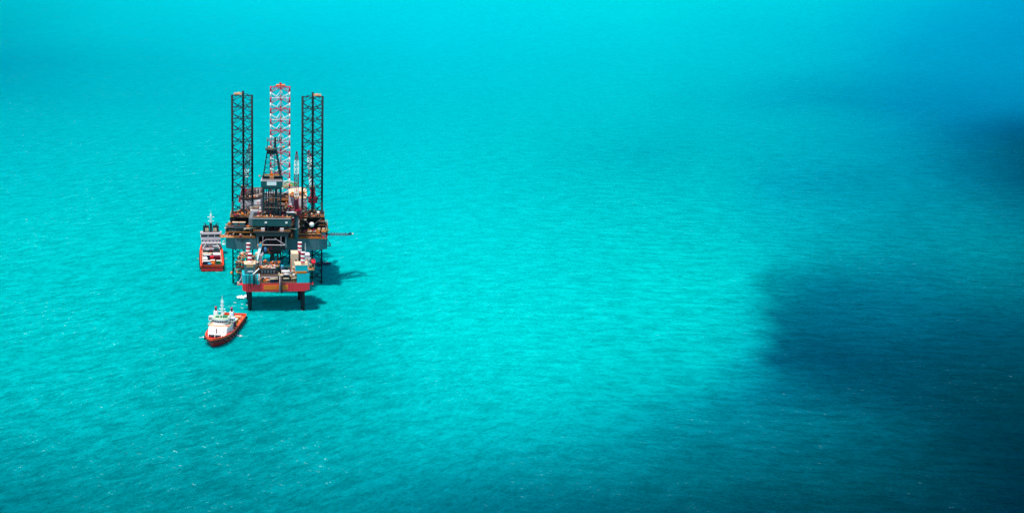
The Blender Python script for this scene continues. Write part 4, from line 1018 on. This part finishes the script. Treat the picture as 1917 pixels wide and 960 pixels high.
b.prism(arc(4.1, 2.2, 28, 34.2), 7.6, 10.7, 'bright_white', 'deck_green'); b.prism(arc(4.5, 2.5, 27.6, 34.2), 10.5, 10.75, 'bright_white', 'deck_green')
b.bx(-6.9, 6.9, 28.4, 31.6, 8.6, 10.4, 'bright_white'); b.bx(-7, 7, 28.3, 31.7, 10.4, 10.55, 'lilac_grey')
wh = b.build('wheelhouse', s1)
b = MB()
A = arc(4.14, 2.25, 28, 34.2, 10)
for i in range(1, 11):
    p, q = Vector((*A[i], 0)), Vector((*A[i + 1], 0)) if i < 11 else Vector((*A[i], 0))
    m = (p + q) / 2; d = (q - p); ang = math.atan2(d.y, d.x)
    b.box((m.x, m.y, 9.6), (d.length * .74, .12, .75), 'window_glass', ang)
for s in (-1, 1):
    for x in (5.1, 6.2): b.box((s * x, 31.65, 9.6), (.8, .12, .7), 'window_glass')
b.parts('window', wh)
b = MB().rail([(-4.4, 28, 10.75), (-4.4, 34.2, 10.75)] , 1, 'white', .09).rail([(*a, 10.75) for a in arc(4.4, 2.4, 28, 34.2, 6)[1:-1]], 1, 'white', .09); b.bx(-3, -1, 30, 33, 10.8, 11.6, 'green'); b.bx(1.2, 2.8, 31, 33.4, 10.8, 11.3, 'green'); b.box((-.2, 33, 11.3), (.8, .6, 1), 'green'); b.build('monkey_island', wh)
for s in (-1, 1):
    f = MB().bx(s * 4.3 - .95, s * 4.3 + .95, 24.6, 27.4, 7.5, 12.4, 'bright_white').build('funnel', s1)
    MB().tube((s * 4.3, 26, 12.4), (s * 4.3, 26, 14.0), .55, 'maroon', 10).ball((s * 4.3, 26, 14.2), .7, 'crane_red', 10).build('exhaust', f)
b = MB().bx(-2.2, 2.6, 24.5, 28, 2.6, 9.0, 'white'); b.bx(-4.6, 5.4, 23.2, 29, 2.6, 5.6, 'white'); b.bx(-3.6, 4, 22.9, 23.2, 3, 5.2, 'lilac_grey'); b.build('aft_deckhouse', s1)
mast_build(s1, 0, 29.4, 10.7, 20.2, ((13.2, 2.0), (14.6, 1.6), (16.5, 1.0), (18.6, .9)))
for s, x in ((1, 2.0), (1, -1.4)):
    w = MB().tube((x - 1.2, 45.0, 4.4), (x + 1.2, 45.0, 4.4), .8, 'dark_teal', 12); w.tube((x - 1.35, 45, 4.4), (x - 1.2, 45, 4.4), 1.0, 'dark_teal', 12); w.tube((x + 1.2, 45, 4.4), (x + 1.35, 45, 4.4), 1.0, 'dark_teal', 12); w.build('anchor_winch', s1)
b = MB()
for x, y in ((-3.4, 44), (3.6, 44.4), (-2.6, 46.5), (2.4, 47), (0, 48.6), (4.6, 42)): MB().tube((x, y, 3.9), (x, y, 4.9), .25, 'crane_red', 8).build('bollard', s1)
MB().bx(5.3, 6.0, 2, 20, 2.6, 4.4, 'bright_white').build('cargo_rail', s1)
MB().bar((-6, 2, 4.1), (-6, 20, 4.1), .25, 'ship_orange').bx(-6.1, -5.9, 2, 2.3, 2.6, 4.1, 'ship_orange').bx(-6.1, -5.9, 11, 11.3, 2.6, 4.1, 'ship_orange').bx(-6.1, -5.9, 19.7, 20, 2.6, 4.1, 'ship_orange').build('cargo_rail', s1)
MB().bx(-5.6, 5.6, 1.2, 19.6, 2.61, 2.66, 'tan').build('deck_planking', s1)
MB().tube((5.4, 23.5, 6.6), (5.4, 27.5, 6.6), .8, 'orange', 10, .5).build('rescue_boat', s1)
MB().tube((-5.7, 29.5, 3.9), (-5.7, 34, 3.9), .6, 'white', 10).build('liferaft_canister', s1)
l1 = local_to_world(*S1)
for kind, x, y, s, col, lab, cat in (
    ('cargo_container', 1.2, 19.2, (3, 3, 3.0), 'blue', 'blue container on the nearer ship, closest behind its wheelhouse', 'container'),
    ('cargo_container', -3.2, 19.6, (3.4, 3, 2.8), 'navy', 'dark blue container beside the olive one on the nearer ship', 'container'),
    ('cargo_container', 2.0, 13.6, (4.4, 4.2, 1.4), 'olive', 'low yellow-green tray box towards the stern of the nearer ship', 'crate'),
    ('cargo_container', -3.0, 14.4, (3.6, 3.8, 2.2), 'olive', 'taller olive crate on the nearer ship, by the orange rail', 'crate'),
    ('storage_tank', -3.6, 7.6, (3.2, 1.8, 2), 'yellow', 'yellow tank in a frame by the orange rail of the nearer ship', 'tank'),
    ('open_basket', 2.2, 6.2, (5, 4, 1), 'tan', 'tan open pipe basket at the stern of the nearer ship', 'basket')):
    cargo(kind, l1, x, y, 2.68, s, col, lab, cat, group='cargo on the deck of the nearer ship')

# ship lying stern towards the camera
S2 = ((-40.6, 877, 0), math.radians(3.3))
s2 = empty('supply_ship', *S2, label='supply ship loaded with containers, stern towards the camera, left of the drilling rig', cat='ship')
ship_hull(s2, 60, 14.6, 2.7, 5.0, 'ship_dark_red')
b = MB()
for s in (-1, 1):
    b.bx(s * 5.9 - .22, s * 5.9 + .22, 2, 35, 2.7, 5.0, 'cream')
    for i in range(9): b.bx(s * 5.9 - .3, s * 5.9 + .3, 2 + i * 4, 2.4 + i * 4, 2.7, 5.3, 'ship_orange')
b.build('cargo_rail', s2)
b = MB()
b.bx(-5.9, 5.9, 40, 52, 2.7, 8.2, 'ship_grey'); b.bx(-5.5, 5.5, 36.5, 40, 2.7, 5.4, 'ship_grey'); b.bx(-6.2, 6.2, 38.6, 52, 8.2, 8.4, 'ship_grey'); b.bx(-5.2, 5.2, 41.5, 50.5, 8.4, 10.6, 'ship_grey')
b.bx(-3.5, -1.4, 36.1, 36.5, 3, 5.2, 'white'); b.bx(-1, 2, 36.2, 36.5, 3, 4.6, 'maroon'); b.bx(-4.9, 4.9, 39.8, 39.98, 5.5, 7.6, 'ship_grey')
dh = b.build('deckhouse', s2)
b = MB()
for x, z in ((-4.4, 6.4), (-2.4, 6.6), (2.2, 6.4), (4.2, 6.4), (-3.4, 9.2), (-1, 9.2), (1.4, 9.2), (3.6, 9.2)): b.box((x, 39.75 if z < 8 else 41.45, z), (.8, .12, .7), 'window_glass')
b.parts('window', dh)
b = MB().rail([(-6.2, 38.6, 8.4), (6.2, 38.6, 8.4)], 1, 'white', .1, 1.4).bar((1, 37, 7.2), (5, 37.5, 6.6), .35, 'white'); b.box((-.6, 38, 6.2), (.6, .5, .8), 'orange'); b.bar((-5.6, 36.5, 5.6), (-3.6, 38, 8), .3, 'white'); b.bar((5.6, 36.5, 5.6), (3.6, 38, 8), .3, 'white'); b.build('ladder_rail', dh)
b = MB(); b.bx(-6.7, 6.7, 42.5, 49, 10.8, 11.9, 'lilac_grey'); b.bx(-6.2, 6.2, 42.6, 48.9, 11.9, 13.3, 'dark'); b.bx(-6.9, 6.9, 42.2, 49.3, 13.3, 14.2, 'ship_grey'); b.bx(-2.1, -1.7, 42.4, 42.6, 11.9, 13.3, 'white'); b.bx(2.1, 2.5, 42.4, 42.6, 11.9, 13.3, 'white')
wh = b.build('wheelhouse', s2)
b = MB()
for x in (-5.3, -4.0, -2.9, -1.0, 0, 1.0, 3.2, 4.3, 5.4): b.box((x, 42.5, 12.6), (.85, .16, 1.0), 'window_glass')
for s in (-1, 1): b.box((s * 6.45, 42.6, 14.7), (.7, .8, 1), 'white')
b.parts('window', wh)
for s in (-1, 1):
    f = MB().bx(s * 3.1 - 1.9, s * 3.1 + 1.9, 46, 48.6, 14.2, 18.2, 'dark_teal'); f.bx(s * 4.6 - .5, s * 4.6 + .5, 45.6, 46.0, 14.2, 18.5, 'dark_teal'); f = f.build('funnel', s2)
    MB().bx(s * 2.6 - 1.0, s * 2.6 + 1.0, 45.5, 45.95, 14.8, 16.8, 'cream').bx(s * 2.6 - .4, s * 2.6 + .1, 45.4, 45.5, 15.2, 16.4, 'green').build('vent_grille', f)
    MB().tube((s * 3.4, 47, 18.2), (s * 3.4, 47, 19.4), .35, 'dark_teal', 8).tube((s * 3.4, 47, 19.4), (s * 4.6, 46.6, 20), .3, 'dark_teal', 8).build('exhaust', f)
MB().bx(-.9, .9, 45.4, 48, 14.2, 20.2, 'dark_teal').build('mast_house', s2)
mast_build(s2, 0, 46.6, 20.0, 26.3, ((21.4, 1.9), (23.0, .9), (24, 2.2), (25.6, .8)))
l2 = local_to_world(*S2)
MB().tube((-5.4, 35.6, 3.6), (-1.6, 35.6, 3.6), .75, 'orange', 10, .5).build('rescue_boat', s2)
c2 = [
 ('cargo_container', 3.3, 36.0, 3.2, (2.8, 2.2, 2.6), 'hull_teal', 'teal cube container against the farther ship deckhouse', 'container'),
 ('cargo_container', -3.4, 32, 2.7, (4.4, 2.6, 2.7), 'dark_teal', 'dark teal container on the left, farthest from the stern of the farther ship', 'container'),
 ('cargo_container', 3.1, 31.6, 2.7, (5, 2.6, 2.7), 'dark', 'black container on the right, farthest from the stern of the farther ship', 'container'),
 ('storage_tank', 3.3, 27.6, 2.7, (5, 2, 2.2), 'bright_white', 'white tank crossing the right side of the farther ship deck', 'tank'),
 ('cargo_container', -3.9, 27, 2.7, (3, 3, 2.4), 'white', 'pale container on the left, in front of the dark teal one on the farther ship', 'container'),
 ('cargo_container', -.9, 27.4, 2.7, (2.4, 2.2, 2.2), 'cream', 'cream container at the middle of the farther ship deck', 'container'),
 ('cargo_container', 3.4, 23.6, 2.7, (4.4, 2.2, 2.2), 'lilac_grey', 'grey container behind the maroon one on the farther ship', 'container'),
 ('cargo_container', -2.9, 22.4, 2.7, (4.8, 2.2, 2.4), 'navy', 'long navy container on the left of the farther ship deck', 'container'),
 ('cargo_container', 2.9, 18.6, 2.7, (5, 3.4, 2.5), 'maroon', 'large maroon container on the right of the farther ship deck', 'container'),
 ('cargo_container', .1, 17.2, 2.7, (2.2, 2.2, 2.6), 'signal_red', 'bright red box in the centre of the farther ship deck', 'container'),
 ('cargo_container', -4.2, 17.8, 2.7, (2.6, 2.4, 2.2), 'light_teal', 'turquoise container on the left rail of the farther ship', 'container'),
 ('cargo_container', -4.1, 13.2, 2.7, (3, 2.8, 2.4), 'bright_white', 'bright white container on the left rail of the farther ship', 'container'),
 ('open_basket', -1.5, 14, 2.7, (2.6, 4.6, 1.2), 'dark', 'dark pipe basket left of the centre line on the farther ship', 'basket'),
 ('open_basket', 3.3, 13.4, 2.7, (4.2, 3, 1), 'maroon', 'maroon pipe basket near the right rail of the farther ship', 'basket'),
 ('cargo_container', .6, 9.6, 2.7, (2.8, 2.4, 2.2), 'yellow', 'yellow-orange crate near the stern of the farther ship', 'crate'),
 ('cargo_container', .4, 5.6, 2.7, (2.2, 2.0, 1.6), 'orange', 'small orange crate nearest the stern of the farther ship', 'crate'),
 ('cargo_container', 4.2, 8.2, 2.7, (3, 2.2, 2.2), 'green', 'green container on the right near the stern of the farther ship', 'container'),
 ('cargo_container', -3.2, 7.6, 2.7, (5, 2.6, 2.2), 'navy', 'navy container nearest the stern on the left of the farther ship', 'container'),
 ('storage_tank', -1.4, 4.4, 2.7, (2.2, 1.6, 1.5), 'sky_blue', 'small light blue tank at the stern of the farther ship', 'tank'),
]
for kind, x, y, z, s, col, lab, cat in c2: cargo(kind, l2, x, y, z, s, col, lab, cat, group='cargo on the deck of the farther ship', trim='white' if col in ('bright_white', 'navy', 'yellow', 'light_teal', 'green') else ('cream' if col in ('white', 'cream') else col))

# small work boat and buoy
wb = empty('work_boat', (28.6, 894, 0), math.radians(-84), label='small dark work boat with a slanted mast, beside the right rig leg', cat='boat')
b = MB()
for i in range(6):
    f0, f1 = i / 6, (i + 1) / 6; w0, w1 = (1.2 * min(1, (1 - f0) * 2.4), 1.2 * min(1, (1 - f1) * 2.4)); y0, y1 = -4 + 9 * f0, -4 + 9 * f1
    b.poly([(-w0 * .8, y0, -.4), (w0 * .8, y0, -.4), (w0, y0, 1 + .5 * f0), (-w0, y0, 1 + .5 * f0), (-w1 * .8, y1, -.4), (w1 * .8, y1, -.4), (w1, y1, 1 + .5 * f1), (-w1, y1, 1 + .5 * f1)], [(0, 1, 5, 4), (1, 2, 6, 5), (2, 3, 7, 6), (3, 0, 4, 7), (3, 2, 1, 0), (4, 5, 6, 7)], 'navy')
b.build('boat_hull', wb)
MB().box((0, -1, 1.5), (1.5, 2, 1.4), 'dark_teal').box((0, -2.2, 1.4), (.8, .5, .9), 'cream').box((0, 2.6, 1.6), (.9, .7, .6), 'signal_red').build('cabin', wb)
MB().bar((0, .6, 1.2), (0, 3.4, 4.6), .22, 'dark').build('mast', wb)
by = empty('mooring_buoy', (-28.2, 872, 0), label='small orange mooring buoy by the left rig leg', cat='buoy')
MB().ball((0, 0, .5), 1.0, 'orange', 12).build('float', by); MB().tube((0, 0, 1.2), (0, 0, 2.2), .12, 'dark', 6).build('post', by)

# foam
foam_patch('foam', -21.2, 818, 4.6, 5.2, .3, .9, 'white foaming outfall beside the left leg of the red platform', .85, 1)
foam_patch('foam', -17.9, 819.5, 3.0, 4.2, 0, 1.0, 'white foaming outfall beside the left leg of the red platform', .95, 2)
for i, (x, y, rx, ry, r, d) in enumerate(((-24.5, 808, 3.2, 1.0, -.2, .42), (-28, 800, 2.4, .9, .2, .40), (-20.5, 805, 2.4, 1.2, -.7, .42), (-24.6, 801, 4.6, .9, -.4, .38), (-20.3, 797, 3.4, 1.2, -.5, .40), (-17.6, 803, 2, .8, -.2, .36))):
    foam_patch('foam', x, y, rx, ry, r, .12, 'thin white foam streaks between the nearer ship and the red platform', d, 10 + i)
foam_patch('foam', -20.6, 744.5, 3.6, 2.6, -.4, .4, 'white wash at the side of the nearer ship', .7, 20)
foam_patch('foam', -39.6, 742, 2.8, 1.2, .5, .3, 'white wash at the side of the nearer ship', .6, 21)
foam_patch('foam', -50.8, 909, 2.7, .9, .05, .2, 'white wash from the thrusters of the farther ship', .6, 22)
foam_patch('foam', -33.0, 909, 2.4, .8, -.05, .2, 'white wash from the thrusters of the farther ship', .5, 23)
foam_patch('foam', 32.5, 1217, 4, 1.6, 0, .2, 'small lone whitecap on open sea behind the right rig leg', .5, 24)

for i, (X, Y, r) in enumerate(((-15.6, 793.5, 2.2), (14.0, 793.5, 2.3), (12.6, 814, 2.0))):
    foam_patch('foam', X, Y - .4, r + .4, r, 0, .06, 'thin ring of broken foam where a round platform leg enters the sea', .34, 30 + i)
for i, (f, sd) in enumerate(((4, 1), (14, 1), (26, 1), (40, .75), (48, .3), (40, -.8))):
    p, rz = l1(7.4 * sd, f, 0); foam_patch('foam', p.x, p.y, 1.0, 3.2, S1[1], .08, 'faint foam line along the waterline of the nearer ship', .34, 40 + i)
for i, (f, sd) in enumerate(((-.6, .4), (-.6, -.5), (10, 1), (25, 1), (12, -1))):
    p, rz = l2(7.3 * sd, f, 0); foam_patch('foam', p.x, p.y, 1.0 if f > 0 else 2.6, 3 if f > 0 else .9, S2[1], .08, 'faint foam line along the waterline of the farther ship', .32, 50 + i)
